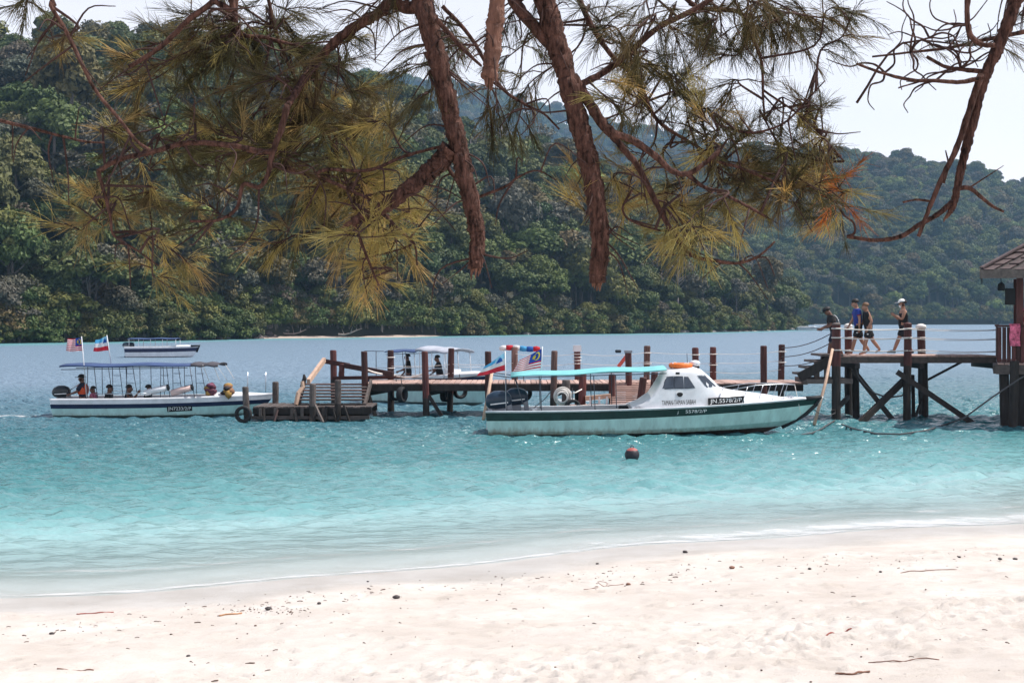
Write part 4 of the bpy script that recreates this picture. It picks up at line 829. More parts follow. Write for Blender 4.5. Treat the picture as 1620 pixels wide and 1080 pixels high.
# front panes
for sd in (-1, 1):
    mb = MB(); x0, x1 = bx_(1121), bx_(1143); za, zb2 = bz_(596, BY), bz_(613, BY)
    mb.add([(x0 + .03, sd * .03, za + .06), (x0 + .03, sd * .42, za + .03), (x1 + .06, sd * .40, zb2 + .04), (x1 + .06, sd * .03, zb2 + .07)], [(0, 1, 2, 3) if sd > 0 else (3, 2, 1, 0)]); mb.build('windscreen', GLASS, cabin)
circ = [(bx_(1077) + .105 * math.cos(a), bz_(623) + .105 * math.sin(a)) for a in [2 * math.pi * k / 20 for k in range(20)]]
decal(cabin, 'emblem', circ, [tuple(range(20))], cbv, WHITEP, -1, .008)
c2 = [(bx_(1077) + .085 * math.cos(a), bz_(623) - .01 + .085 * math.sin(a) * (1 if math.sin(a) < 0 else .5)) for a in [2 * math.pi * k / 20 for k in range(20)]]
decal(cabin, 'emblem_mark', c2, [tuple(range(20))], cbv, BLACKP, -1, .013)
MB().box((bx_(1074), -.80, bz_(591)), (.11, .05, .06)).build('side_lamp', BLACKP, cabin)
lettering(boat, 'TAMAN-TAMAN SABAH', bx_(1048), bx_(1102), bz_(641.5), bz_(634), .035, cbv, BLACKP)
nb = MB(); ra, rb = [], []
for i in range(9):
    xx = bx_(1122) + (bx_(1181) - bx_(1122)) * i / 8; yy = -(1.12 * breadth(xx / L) - .07); zz = .66 + .36 * (xx / L) ** 2 + .035; ra.append((xx, yy, zz)); rb.append((xx, yy + .03, zz + .20))
nb.loft([ra, rb]); plate = nb.build('number_plate', BLACKP, boat); q_ = plate.modifiers.new('thick', 'SOLIDIFY'); q_.thickness = .02; q_.offset = 1
nbv = BVHTree.FromPolygons([Vector(v) for v in nb.v], nb.f); lettering(boat, 'JN 5578/2/P', bx_(1125), bx_(1177), ra[4][2] + .015 - .022, ra[4][2] + .165 - .022, .045, nbv, WHITEP)
lettering(boat, 'JN 5578/2/P', bx_(1071), bx_(1119), bz_(655.5), bz_(649), .03, bv, WHITEP, drop=bx_(1084))
# bow rail
for sd in (-1, 1):
    top = [(bx_(1160), sd * .8, 1.28), (bx_(1200), sd * .66, 1.40), (bx_(1240), sd * .42, 1.42), (bx_(1262), sd * .22, 1.40), (bx_(1270), 0, 1.38)]
    pipe(boat, top, .012, STEEL, 'bow_rail')
    for p, y, zt in ((1186, .76, 1.36), (1212, .62, 1.4), (1236, .44, 1.42), (1255, .27, 1.4)): pipe(boat, [(bx_(p) - .18, sd * (y + .05), .82), (bx_(p), sd * y * .98, zt)], .009, STEEL, 'rail_stanchion')
pipe(boat, [(bx_(1150), -.5, 1.35), (bx_(1143), -.72, 1.15), (bx_(1138), -.86, .9)], .014, STEEL, 'grab_rail')
MB().box((bx_(1170), 0, 1.14), (.5, .5, .07)).build('deck_hatch', GEL_WHITE, boat, bevel=.02)
# canopy and its poles
cz = bz_(590); canopy(boat, bx_(808), bx_(1056), .92, cz - .10, cz + .10, TEALCLOTH, .08, droop=.015)
for sd in (-1, 1):
    for pa, qa, pb, qb in ((800, 598, 802, 655), (815, 599, 828, 640), (855, 598, 857, 652), (940, 594, 942, 648), (975, 592, 976, 645)): pipe(boat, [(bx_(pa), sd * .86, bz_(qa) - .02), (bx_(pb), sd * .93, bz_(qb) - .02)], .014, DARKSTEEL)
    pipe(boat, [(bx_(780), sd * .8, bz_(594)), (bx_(812), sd * .9, bz_(598)), (bx_(1056), sd * .9, bz_(591))], .014, DARKSTEEL, 'canopy_rail')
outboard(boat, .52, -.40, .74, 1.2, -.12); outboard(boat, 1.0, .36, .80, 1.15, -.12)
MB().box((bx_(1000), .5, .5), (.5, .5, .5)).build('helm_seat', BLACKP, boat, bevel=.04); MB().box((bx_(900), 0, .38), (1.6, 1.2, .4)).build('bench', GEL_WHITE, boat, bevel=.03); MB().box((bx_(848), -.7, .62), (.3, .2, .1)).build('deck_box', BLACKP, boat)
pipe(boat, [(bx_(840), -.75, .7), (bx_(862), -.6, 1.0), (bx_(876), -.3, 1.28)], .012, ROPE_DARK, 'mooring_line')
pipe(boat, [(bx_(1094), -.2, bz_(583) + .02), (bx_(1093), -.2, bz_(560))], .008, BLACKP, 'antenna'); MB().ball((bx_(1108), .1, bz_(581) + .08), (.16, .16, .09)).build('radar_dome', GEL_WHITE, boat, True)
for p, y in ((1262, -.16), (1262, .16), (845, -.98), (1010, -1.0)):
    xx = bx_(p); zz = .66 + .36 * (xx / L) ** 2 + .05; MB().tube([(xx - .09, y, zz + .03), (xx - .04, y, zz + .045), (xx + .04, y, zz + .045), (xx + .09, y, zz + .03)], .014, 6).box((xx, y, zz + .01), (.05, .03, .05)).build('cleat', STEEL, boat)
pipe(boat, sagline((bx_(1285), -.1, 1.0), (X(1322, 45.9) - sx0, 45.9 - BY, .25), .25), .012, ROPE_DARK, 'bow_line')
pipe(boat, [(bx_(1268), -.15, 1.38), (bx_(1272), -.2, 1.0), (bx_(1276), -.3, .55)], .008, ROPE, 'loose_line')
for p in (1090, 1112): MB().box((bx_(p), -.1, bz_(583, BY) + .05), (.06, .06, .05)).build('roof_fitting', BLACKP, boat)
for k in range(3): MB().box((bx_(870 + 40 * k), -.98, .69), (.12, .05, .03)).build('rod_holder', DARKSTEEL, boat)
MB().box((bx_(1052), -.86, bz_(632)), (.02, .012, .30)).build('door_seam', DARKSTEEL, boat)
# lifebuoy on the cabin roof
o = empty('lifebuoy', (sx0 + bx_(1083), BY - .15, bz_(579, BY - .1) + .02), 0, 'orange lifebuoy lying on the cabin roof', 'lifebuoy'); MB().torus((0, 0, 0), .27, .075, 'Z', 24, 10).build('ring', ORANGE, o, True)
for k in range(4): a = k * math.pi / 2 + .5; MB().torus((.27 * math.cos(a), .27 * math.sin(a), 0), .082, .014, 'X' if k % 2 == 0 else 'Y', 12, 5).build('band', WHITEP, o)
for k in range(3): a = k * 2.1; MB().box((.2 * math.cos(a), .2 * math.sin(a), -.1), (.05, .05, .16)).build('bracket', DARKSTEEL, o)

# flags -------------------------------------------------------------
def flag(name, label, base, top, corners, kind, group=None):
    """pole from base to top; cloth between corners (hoist top, hoist bottom, fly bottom, fly top), all world points"""
    o = empty(name, base, 0, label, 'flag', group); b0 = Vector(base); MB().tube([(0, 0, 0), Vector(top) - b0], .016, 6).build('pole', GEL_WHITE, o, True)
    q = [Vector(c) - b0 for c in corners]; nx_, ny_ = 28, 28
    def pos(u, v, off=0.0):
        p = q[0].lerp(q[3], u).lerp(q[1].lerp(q[2], u), v); wv = math.sin(u * 7.5 + v * 1.5)
        return p + Vector((0, -(.07 * wv * u + off) , .018 * math.sin(u * 6 + 1) * u))
    mb = MB(); vs = [pos(i / nx_, j / ny_) for j in range(ny_ + 1) for i in range(nx_ + 1)]; mb.v = [tuple(v) for v in vs]
    for j in range(ny_):
        for i in range(nx_):
            a = j * (nx_ + 1) + i; mb.f.append((a, a + 1, a + nx_ + 2, a + nx_ + 1)); u, v = (i + .5) / nx_, (j + .5) / ny_
            if kind == 'stripes': mi = 2 if (u < .5 and v < 8 / 14) else (0 if int(v * 14) % 2 == 0 else 1)
            else: mi = 3 if v < 1 / 3 else 1 if v < 2 / 3 else 0
            if kind == 'mountain' and u < .48 and v < .52: mi = 5 if mi == 3 else mi
            mb.m.append(mi)
    cl = mb.build('cloth', [FLAG_R, FLAG_W, FLAG_B, FLAG_LB, FLAG_Y, pm('flag pale canton', (.30, .62, .80), .8, .08, 6, transl=.35)], o, True)
    for off in (.012, -.012):
        if kind == 'stripes':
            cm = MB(); ou = []; inn_ = []
            for k in range(17):
                a = math.radians(35 + 290 * k / 16); ou.append(pos(.20 + .125 * math.cos(a), .285 + .21 * math.sin(a), off)); inn_.append(pos(.225 + .095 * math.cos(a), .285 + .165 * math.sin(a), off))
            cm.loft([ou, inn_]); cm.build('crescent', FLAG_Y, cl)
            sm = MB(); pts = [pos(.315 + (.085 if k % 2 == 0 else .045) * math.cos(math.pi * k / 14), .285 + (.15 if k % 2 == 0 else .08) * math.sin(math.pi * k / 14), off) for k in range(28)]
            sm.add([pos(.315, .285, off)] + pts, [(0, 1 + k, 1 + (k + 1) % 28) for k in range(28)]); sm.build('star', FLAG_Y, cl)
        else:
            pk = [(.10, .42), (.13, .30), (.17, .22), (.20, .14), (.23, .17), (.26, .12), (.29, .18), (.33, .23), (.37, .32), (.41, .42)]
            sm = MB(); t_ = [pos(u, v, off) for u, v in pk]; b_ = [pos(u, .43, off) for u, v in pk]; sm.loft([t_, b_]); sm.build('mountain_mark', FLAG_MB, cl)
    return o
y1 = BY - .85
flag('flag', 'light blue white and red flag with mountain mark at moored boat stern', P(801, 650, y1), P(799, 555, y1), (P(799, 557, y1), P(799, 586, y1), P(754, 595, y1 - .2), P(768, 579, y1 - .2)), 'mountain')
flag('flag', 'red and white striped flag with blue canton above the teal canopy', P(856, 600, y1 + 1.2), P(858, 548, y1 + 1.2), (P(858, 551, y1 + 1.2), P(855, 584, y1 + 1.2), P(811, 589, y1 + 1.0), P(822, 570, y1 + 1.0)), 'stripes')
# rolled flag lying across a jetty post
o = empty('rolled_banner', P(790, 551, 50.3), 0, 'rolled red white and blue banner lying across the jetty post tops', 'banner'); 
for k in range(6):
    a, b_ = Vector((k * .24, 0, .03 * math.sin(k))), Vector(((k + 1) * .24, .0, .03 * math.sin(k + 1))); mb = MB().tube([a, a.lerp(b_, .5), b_], [.06 if k == 0 else .09, .1, .06 if k == 5 else .09], 10, jit=.08); mb.build('roll_section', [FLAG_W, FLAG_R, FLAG_W, FLAG_LB, FLAG_MB, FLAG_R][k], o, True)

# open passenger boats -----------------------------------------------
def passenger_boat(name, label, x_st, yc, L, B, rz, hullmat, canmat, zg, cz, c0, c1, detail=True, engines=1, strip=(.26, .50), bow=.14, cw=.85):
    r = empty(name, (x_st, yc, 0), rz, label, 'boat'); s0, s1 = zg - zg * strip[0], zg - zg * strip[1]
    pt, bv = make_hull(r, L, B, [(1.0, zg, zg + bow, 1.0), (.992, s0, s0 + bow * .9, 1.0), (.975, s1, s1 + bow * .9, .975), (.93, .07, .12, .9), (.84, -.25, -.1, .06)], [('coaming', GEL_WHITE), ('hull_stripe', NAVY), ('hull', hullmat), ('bottom', hullmat)], topen=.72)
    canopy(r, c0, c1, B * cw, cz, cz + .03, canmat, .06, droop=.03)
    for sd in (-1, 1):
        pipe(r, [(c0 + .05, sd * B * .82, cz - .12), (c1 - .1, sd * B * .82, cz - .06)], .014, DARKSTEEL, 'canopy_rail')
    return r, pt, bv
LY, LN = 48.0, 47.05; lx0 = X(78, LN); lb = lambda p: X(p, LN) - lx0; lz = lambda q, y=LN: Z(q, y)
LB, pt2, bv2 = passenger_boat('passenger_boat', 'white passenger boat with navy stripe and long flat blue canopy', lx0, LY, X(432, LY) - lx0, 1.0, 0, GEL_AQUA2, BLUECLOTH, lz(632), lz(579), lb(92), lb(300))
canopy(LB, lb(298), lb(343), .8, lz(577), lz(577), pm('dark grey canopy cloth', (.06, .055, .065), .8, .3, 3), .06, name='fore_canopy')
for sd in (-1, 1):
    for p, dx in ((137, 0), (147, 6), (176, 2), (187, 7), (199, 0), (237, 2), (253, 0), (262, 6), (290, 2), (299, 8)): pipe(LB, [(lb(p), sd * .82, lz(580)), (lb(p + dx), sd * .88, lz(629))], .012, DARKSTEEL)
    for p in (178, 254, 292): 
        for q in (594, 610): pipe(LB, [(lb(p), sd * .84, lz(q)), (lb(p + 12), sd * .85, lz(q))], .01, DARKSTEEL, 'ladder_rung')
    pipe(LB, [(lb(319), sd * .78, lz(577)), (lb(330), sd * .8, lz(605))], .01, ROPE, 'stay'); pipe(LB, [(lb(340), sd * .7, lz(578)), (lb(356), sd * .6, lz(602))], .008, ROPE, 'stay')
    pipe(LB, [(lb(150), sd * .9, lz(623)), (lb(250), sd * .9, lz(622))], .012, STEEL, 'side_rail')
for p, q0, q1 in ((386, 590, 625), (415, 590, 622)): pipe(LB, [(lb(p), -.3, lz(q1)), (lb(p), -.3, lz(q0))], .014, STEEL, 'bow_post')
outboard(LB, .28, -.2, lz(632) + .04, .95, -.05, pm('charcoal engine cowling', (.03, .035, .04), .35, .2, 5))
pipe(LB, [(lb(95), -.25, lz(622)), (lb(125), -.2, lz(602))], .02, STEEL, 'tiller_pole')
pl = gridpoly([(lb(264), lz(642.5)), (lb(303), lz(641.5)), (lb(302.5), lz(650)), (lb(264), lz(651.5))]); decal(LB, 'number_plate', pl[0], pl[1], bv2, BLACKP, -1, .008)
lettering(LB, 'JN7233/2/P', lb(265.5), lb(301), lz(650.3), lz(643.8), .01, bv2, WHITEP)
for k, (pa, pb, mt) in enumerate(((228, 268, GEL_WHITE), (270, 306, pm('pinkish fender vinyl', (.62, .45, .42), .6, .15, 5)))):
    a, b_ = Vector((X(pa, 47.2), 47.2, Z(622, 47.2))), Vector((X(pb, 47.2), 47.2, Z(612, 47.2)))
    o = empty('boat_fender', a, 0, ('white' if k == 0 else 'pinkish') + ' long cylindrical fender lying on the passenger boat rail', 'fender'); d = b_ - a
    MB().tube([d * t for t in (0, .04, .5, .94)], [.05, .105, .115, .1], 12).build('fender_tube', mt, o, True); MB().tube([d * .92, d * .97, d * 1.0], [.11, .105, .05], 12).build('end_cap', RUBBER, o, True)
for k, (p, q) in enumerate(((333, 616), (361, 615))):
    c = Vector((X(p, 47.5), 47.5, lz(628))); o = empty('life_jacket_pile', c, 0, 'heap of ' + ('purple and yellow' if k == 0 else 'yellow and black') + ' life jackets on the bow deck', 'life jacket'); cs = [(.16, .05, .09), (.36, .22, .07), (.10, .03, .05)] if k == 0 else [(.32, .19, .05), (.03, .025, .03), (.22, .11, .06)]
    for i in range(7): MB().ball((random.uniform(-.13, .13) * (1 - i / 9), random.uniform(-.12, .12), .07 + i * .05), (random.uniform(.1, .17), random.uniform(.1, .17), random.uniform(.07, .14)), 9, 6, jit=.2).build('life_jacket', pm('life jacket %d %d' % (k, i % 3), cs[i % 3], .8, .2, 8), o, True)
y2 = 47.2
flag('flag', 'red and white striped flag on left boat pole above the blue canopy', P(137, 628, y2), P(129, 532, y2), (P(130, 534, y2), P(132, 556, y2), P(105, 556, y2), P(108, 536, y2)), 'stripes')
flag('flag', 'light blue white and red flag above the left boat canopy', P(176, 577, y2 + .6), P(169, 530, y2 + .6), (P(170, 531, y2 + .6), P(173, 554, y2 + .6), P(148, 556, y2 + .6), P(152, 538, y2 + .6)), 'mountain')
# boat out on the water
FY = YW(565.5); fx0 = X(196, FY); FB, p3, b3 = passenger_boat('passenger_boat', 'small white passenger boat with blue canopy out on open water', fx0, FY + .9, X(311, FY) - fx0, .95, 0, GEL_WHITE, BLUECLOTH, Z(549, FY), Z(536, FY), .25, 4.4, strip=(.15, .5), bow=.1)
for sd in (-1, 1):
    for xx in (.4, 1.2, 2.2, 3.2, 4.3): pipe(FB, [(xx, sd * .78, Z(536, FY) - .03), (xx, sd * .8, Z(550, FY))], .025, GEL_WHITE)
outboard(FB, .15, -.3, .85, 1.0); outboard(FB, .35, .3, .85, 1.0); pipe(FB, [p3(0, .9, -1), (X(311, FY) - fx0 + .05, 0, .98), (X(311, FY) - fx0 - .2, 0, .45)], .1, RUBBER, 'bow_fender')
# boat lying behind the jetty
RB, p4, b4 = passenger_boat('passenger_boat', 'pale boat with curved blue and white canopy lying behind the jetty', X(592, 54.5), 56.8, 5.6, 1.05, -.62, GEL_AQUA2, BLUECLOTH, 1.0, 2.0, 1.0, 2.6, strip=(.1, .3), bow=.25)
canopy(RB, 2.5, 4.1, .85, 2.10, 2.02, pm('dull white roof', (.38, .40, .46), .6, .2, 3), .12, name='roof')
for sd in (-1, 1):
    for xx in (-.1, .5, 1.1, 2.0, 2.7, 3.3, 3.9): pipe(RB, [(xx, sd * .8, 2.0), (xx + .05, sd * .85, 1.0)], .016, DARKSTEEL if xx < 1 else GEL_WHITE)
    pipe(RB, [(-.1, sd * .8, 2.0), (.9, sd * .8, 2.0)], .015, DARKSTEEL, 'canopy_rail'); pipe(RB, [(0, sd * .85, 1.35), (4.4, sd * .82, 1.4)], .014, GEL_WHITE, 'side_rail')
MB().box((3.9, -.3, 1.15), (.5, .5, .4)).build('console', GEL_WHITE, RB, bevel=.03)
# boats far off by the peninsula tip
for k, (pa, pb, q, yy) in enumerate(((1262, 1290, 516, 380), (1286, 1316, 511, 385))):
    x0 = X(pa, yy); Lb = X(pb, yy) - x0; fb, p5, b5 = passenger_boat('passenger_boat', ('far low white boat with flat roof off the peninsula tip', 'far white roofed boat just left of the walkway steps')[k], x0 - .3, yy, Lb + .8, 1.2, 0, GEL_WHITE, GEL_WHITE, .8, Z(513.5 if k else 516.5, yy) + .0, .3, Lb, strip=(.2, .5))
    for sd in (-1, 1):
        for t in (.1, .5, .95): pipe(fb, [(Lb * t, sd, Z(514.5 if k else 517, yy)), (Lb * t, sd, .8)], .05, GEL_WHITE)
# buoys
o = empty('buoy', (X(1000, YW(728)), YW(728), 0), 0, 'round black buoy with faded red top floating before the moored boat', 'buoy'); R_ = .172
mb = MB().ball((0, 0, .13), (R_, R_, R_ * .98), 20, 14); mb.m = [1 if sum(mb.v[j][2] for j in f) / len(f) > .225 else 0 for f in mb.f]; mb.build('buoy_shell', [pm('black buoy plastic', (.025, .022, .03), .55, .4, 8, .1, 40), pm('faded red buoy plastic', (.33, .09, .08), .6, .35, 8, .1, 40)], o, True)
MB().torus((0, 0, .31), .035, .012, 'Y', 12, 6).build('lifting_eye', DARKSTEEL, o, True)
o = empty('buoy', (X(978, YW(558)), YW(558), 0), 0, 'small dark float far out beyond the jetty', 'buoy'); MB().tube([(-.28, 0, .12), (-.22, 0, .14), (.22, 0, .14), (.28, 0, .12)], [.08, .16, .16, .08], 10).build('float_body', BLACKP, o, True)
# ------------------------------------------------------------------ people
SKIN = pm('tanned skin', (.36, .19, .13), .55, .12, 8); SKIND = pm('brown skin', (.17, .085, .06), .55, .12, 8)
HAIRD = pm('dark hair', (.015, .012, .011), .6, .3, 30, .3, 90); HAIRB = pm('light brown hair', (.16, .085, .045), .6, .3, 30, .3, 90)
def skin_obj(name, V_, E_, R_, mat, parent, sub=2, root=0):
    me = bpy.data.meshes.new(name); me.from_pydata([tuple(v) for v in V_], E_, []); me.materials.append(mat)
    o = link(name, me, parent); md = o.modifiers.new('skin', 'SKIN'); md.use_smooth_shade = True
    sv = me.skin_vertices[0].data if me.skin_vertices else None
    if sv is None:
        bmm = bmesh.new(); bmm.from_mesh(me); bmm.verts.layers.skin.verify(); bmm.to_mesh(me); bmm.free(); sv = me.skin_vertices[0].data
    for i, r in enumerate(R_): sv[i].radius = r if hasattr(r, '__len__') else (r, r); sv[i].use_root = (i == root)
    s = o.modifiers.new('smooth', 'SUBSURF'); s.levels = sub; s.render_levels = sub; return o
def person(label, loc, rz, ht=1.75, lean=0, headt=0, legs=((0, 0), (0, 0)), arms=((0, 10), (0, 10)), top=None, sleeve=.55, bottom=None, blen=.55, hair=HAIRD, skin=SKIN, shoes=None, cap=None, extra=None, seated=False, foot_down=None, splay=(8, 8)):
    """x forward, y left, z up; legs (hip swing, knee bend), arms (shoulder swing, elbow bend) in degrees"""
    k = ht / 1.75; o = empty('person', loc, rz, label, 'person'); rad = math.radians
    J = {}; hipz = .9; J['pelvis'] = Vector((0, 0, hipz)); up = Vector((math.sin(rad(lean)), 0, math.cos(rad(lean)))); fw = Vector((math.cos(rad(lean)), 0, -math.sin(rad(lean))))
    J['waist'] = J['pelvis'] + up * .16; J['chest'] = J['waist'] + up * .24; J['collar'] = J['chest'] + up * .12
    hu = Vector((math.sin(rad(lean + headt)), 0, math.cos(rad(lean + headt)))); hf = Vector((math.cos(rad(lean + headt)), 0, -math.sin(rad(lean + headt))))
    J['neck'] = J['collar'] + up * .07; J['head0'] = J['neck'] + hu * .055 + hf * .015; J['head1'] = J['head0'] + hu * .085 + hf * .01; J['head2'] = J['head1'] + hu * .07 - hf * .012
    for s, sd in ((1, 'l'), (-1, 'r')):
        i = 0 if s > 0 else 1; h, kn = legs[i]; J['hip' + sd] = J['pelvis'] + Vector((0, s * .095, -.04)); a = rad(h)
        d1 = Vector((math.sin(a), s * .03, -math.cos(a))); J['knee' + sd] = J['hip' + sd] + d1 * .42; a2 = rad(h - kn); d2 = Vector((math.sin(a2), 0, -math.cos(a2)))
        J['ankle' + sd] = J['knee' + sd] + d2 * .40; fa = rad(h - kn) * .35 if not seated else 0; J['heel' + sd] = J['ankle' + sd] + Vector((-.04, 0, -.045)); J['toe' + sd] = J['ankle' + sd] + Vector((.17 * math.cos(fa), s * .02, -.055 + .17 * math.sin(fa)))
        J['sh' + sd] = J['chest'] + up * .09 + Vector((0, s * .185, 0)); sw, el = arms[i]; sp = splay[i]
        a = rad(sw); d1 = (Vector((math.sin(a), 0, -math.cos(a))) + Vector((0, s * math.tan(rad(sp)), 0))).normalized(); J['elb' + sd] = J['sh' + sd] + d1 * .29; a2 = rad(sw + el); cross = -.55 * s if el > 60 and sw < 60 else 0
        d2 = Vector((math.sin(a2), cross, -math.cos(a2))).normalized(); J['wr' + sd] = J['elb' + sd] + d2 * .25; J['palm' + sd] = J['wr' + sd] + d2 * .075; J['d' + sd] = d2
    low = min(J[q + s_].z for q in ('heel', 'toe') for s_ in 'lr') - .03
    if foot_down is not None: low = foot_down
    for q in J:
        if not q.startswith('d'): J[q] = (J[q] - Vector((0, 0, low))) * k
    names = ['pelvis', 'waist', 'chest', 'collar', 'neck', 'head0', 'head1', 'head2']; R_ = [(.165, .135), (.15, .12), (.18, .135), (.10, .09), (.062, .062), (.09, .095), (.102, .115), (.065, .07)]
    V_ = [J[q] for q in names]; E_ = [(i, i + 1) for i in range(7)]
    def chain(start, seq):
        p = start
        for q, r in seq: V_.append(q); R_.append(r); E_.append((p, len(V_) - 1)); p = len(V_) - 1
        return p
    for sd in 'lr':
        chain(0, [(J['hip' + sd], .1), (J['hip' + sd].lerp(J['knee' + sd], .5), .09), (J['knee' + sd], .068), (J['knee' + sd].lerp(J['ankle' + sd], .35), .07), (J['ankle' + sd], .046), (J['toe' + sd], .03)])
        pw = chain(2, [(J['sh' + sd], .072), (J['sh' + sd].lerp(J['elb' + sd], .5), .06), (J['elb' + sd], .048), (J['elb' + sd].lerp(J['wr' + sd], .35), .048), (J['wr' + sd], .027), (J['palm' + sd], .032)])
        d = J['d' + sd]; sdv = d.cross(Vector((0, 1, 0))).normalized() if abs(d.y) < .9 else Vector((1, 0, 0)); s = 1 if sd == 'l' else -1
        for f in range(4):
            b0 = J['palm' + sd] + sdv * (f - 1.5) * .019 * k; ln = (.06, .072, .068, .052)[f] * k; q = chain(pw, [(b0 + d * .03 * k, .0095), (b0 + d * (.03 + ln * .6) + Vector((0, -s * .01, 0)), .0085), (b0 + d * (.03 + ln) * .98 + Vector((0, -s * .022, 0)), .007)])
        chain(pw, [(J['palm' + sd] - sdv * .036 * k, .011), (J['palm' + sd] - sdv * .05 * k + d * .04 * k, .009)])
    nose = J['head1'] + hf * .105 * k - hu * .02 * k; chain(6, [(nose, .014)])
    for s in (-1, 1): chain(6, [(J['head1'] + Vector((0, s * .092 * k, 0)), .02)])
    skin_obj('body', V_, E_, [(r if hasattr(r, '__len__') else (r, r)) for r in R_], skin, o)
    # face marks: eyes, mouth
    mb = MB()
    for s in (-1, 1): mb.ball(J['head1'] + hf * .088 * k + hu * .012 * k + Vector((0, s * .034 * k, 0)), .011, 8, 6)
    mb.box(J['head0'] + hf * .083 * k + hu * .01 * k, (.012, .045, .01)); mb.build('face', HAIRD, o, True)
    if hair is not None:
        mb = MB(); hc = J['head1'].lerp(J['head2'], .55) - hf * .03 * k; rs = []
        for i in range(7):
            a = math.pi * (i / 6) * .62; rs.append([hc + hu * (.105 * k * math.cos(a)) + hf * (.112 * k * max(.02, math.sin(a)) * math.cos(b) - (.012 + .02 * i / 6 if math.cos(b) < 0 else .02 * (i / 6) ** 2)) + Vector((0, 1, 0)) * (.099 * k * max(.02, math.sin(a)) * math.sin(b)) for b in [2 * math.pi * q / 14 for q in range(14)]])
        mb.loft(rs, closed=True, caps=True); mb.build('hair', hair, o, True)
    if cap is not None:
        mb = MB(); hc = J['head2'] - hu * .01; rs = []
        for i in range(6):
            a = math.pi / 2 * (i / 5); rs.append([hc + hu * (.10 * k * math.cos(a)) + hf * (.125 * k * max(.03, math.sin(a)) * math.cos(b)) + Vector((0, .115 * k * max(.03, math.sin(a)) * math.sin(b), 0)) for b in [2 * math.pi * q / 14 for q in range(14)]])
        mb.loft(rs, closed=True, caps=True); mb.box(hc + hf * .15 * k, (.13, .15, .014)); mb.build('cap', cap, o, True)
    if top is not None:
        V2 = [J['pelvis'] - up * .10, J['waist'], J['chest'], J['collar'] + up * .01]; R2 = [(.195, .17), (.175, .145), (.205, .158), (.11, .10)]; E2 = [(0, 1), (1, 2), (2, 3)]
        for sd in 'lr':
            V2.append(J['sh' + sd]); R2.append((.095, .095)); E2.append((2, len(V2) - 1))
            if sleeve > 0: V2.append(J['sh' + sd].lerp(J['elb' + sd], sleeve)); R2.append((.085, .085)); E2.append((len(V2) - 2, len(V2) - 1))
        skin_obj('shirt', V2, E2, R2, top, o)
    if bottom is not None:
        V2 = [J['pelvis'] + up * .13, J['pelvis']]; R2 = [(.185, .158), (.185, .16)]; E2 = [(0, 1)]
        for sd in 'lr':
            V2 += [J['hip' + sd], J['hip' + sd].lerp(J['knee' + sd], blen * .6), J['hip' + sd].lerp(J['knee' + sd], blen)] ; n_ = len(V2); R2 += [(.13, .13), (.125, .125), (.125, .125)]; E2 += [(1, n_ - 3), (n_ - 3, n_ - 2), (n_ - 2, n_ - 1)]
            if blen > 1: V2.append(J['ankle' + sd]); R2.append((.06, .06)); E2.append((n_ - 1, n_))
        skin_obj('shorts' if blen <= 1 else 'trousers', V2, E2, R2, bottom, o)
    if shoes is not None:
        for sd in 'lr': MB().tube([J['heel' + sd] - Vector((.02, 0, 0)), J['heel' + sd] + Vector((.03, 0, .03)), J['ankle' + sd].lerp(J['toe' + sd], .6), J['toe' + sd] + Vector((.05, 0, 0))], [.03, .052, .047, .03], 8).build('shoe', shoes, o, True)
    if extra: extra(o, J, up, fw)
    return o
BLACKC = pm('black cloth', (.014, .014, .017), .85, .3, 12); BLUEC = pm('blue jersey cloth', (.02, .045, .26), .8, .2, 12); DNAVY = pm('dark navy cloth', (.015, .02, .04), .85, .3, 12); REDC = pm('maroon cloth', (.22, .02, .03), .85, .2, 12); WHITEC = pm('white cloth', (.75, .74, .74), .85, .06, 12); ORC = pm('orange red life vest cloth', (.62, .09, .03), .75, .2, 12); PINKC = pm('pink cloth', (.65, .12, .25), .85, .15, 12)
PI = math.pi
def towel(o, J, up, fw):  # narrow white strip down the back, from collar to waist
    mb = MB(); rs = []
    for i in range(8):
        t = i / 7; c = J['collar'].lerp(J['waist'], t * .95) - fw * (.10 + .09 * math.sin(min(1, t * 1.6) * 1.4)); rs.append([c + Vector((0, q * .12, 0)) - fw * (.012 * math.cos(q * 5 + i)) for q in (-1, -.5, 0, .5, 1)])
    mb.loft(rs); w_ = mb.build('white_back_strip', WHITEC, o, True); s_ = w_.modifiers.new('thick', 'SOLIDIFY'); s_.thickness = .02
def stripes(o, J, up, fw):
    for sd in 'lr':
        a, b_ = J['sh' + sd].lerp(J['elb' + sd], .42), J['sh' + sd].lerp(J['elb' + sd], .58); MB().tube([a, b_], [.076, .074], 12, cap=False).build('sleeve_band', REDC, o, True)
def shorts_logo(o, J, up, fw):
    for sd in 'lr': c = J['hip' + sd].lerp(J['knee' + sd], .42); MB().box(c + Vector((.03, (.1 if sd == 'l' else -.1) * 1.02, 0)), (.05, .02, .035)).build('logo_patch', WHITEC, o)
def mask(o, J, up, fw): MB().ball(J['head0'] + fw * .07 + up * .012, (.05, .07, .065), 12, 8).build('face_mask', WHITEC, o, True)
wz = WZd + .003
person('person in dark clothes with bowed head stepping down the walkway steps', (X(1320, 47.1), 47.1, wz - .12), PI, 1.72, 14, 28, ((22, 12), (-14, 16)), ((12, 55), (8, 60)), BLACKC, .8, DNAVY, .95, HAIRD, SKIND, BLACKC, BLACKC, towel)
person('taller dark-haired person in blue jersey and black shorts walking on walkway', (X(1358, 47.0), 47.0, wz), PI, 1.84, 6, 14, ((20, 6), (-16, 22)), ((-8, 12), (14, 18)), BLUEC, .6, BLACKC, .85, HAIRD, SKIN, None, None, lambda *a: (stripes(*a), shorts_logo(*a)))
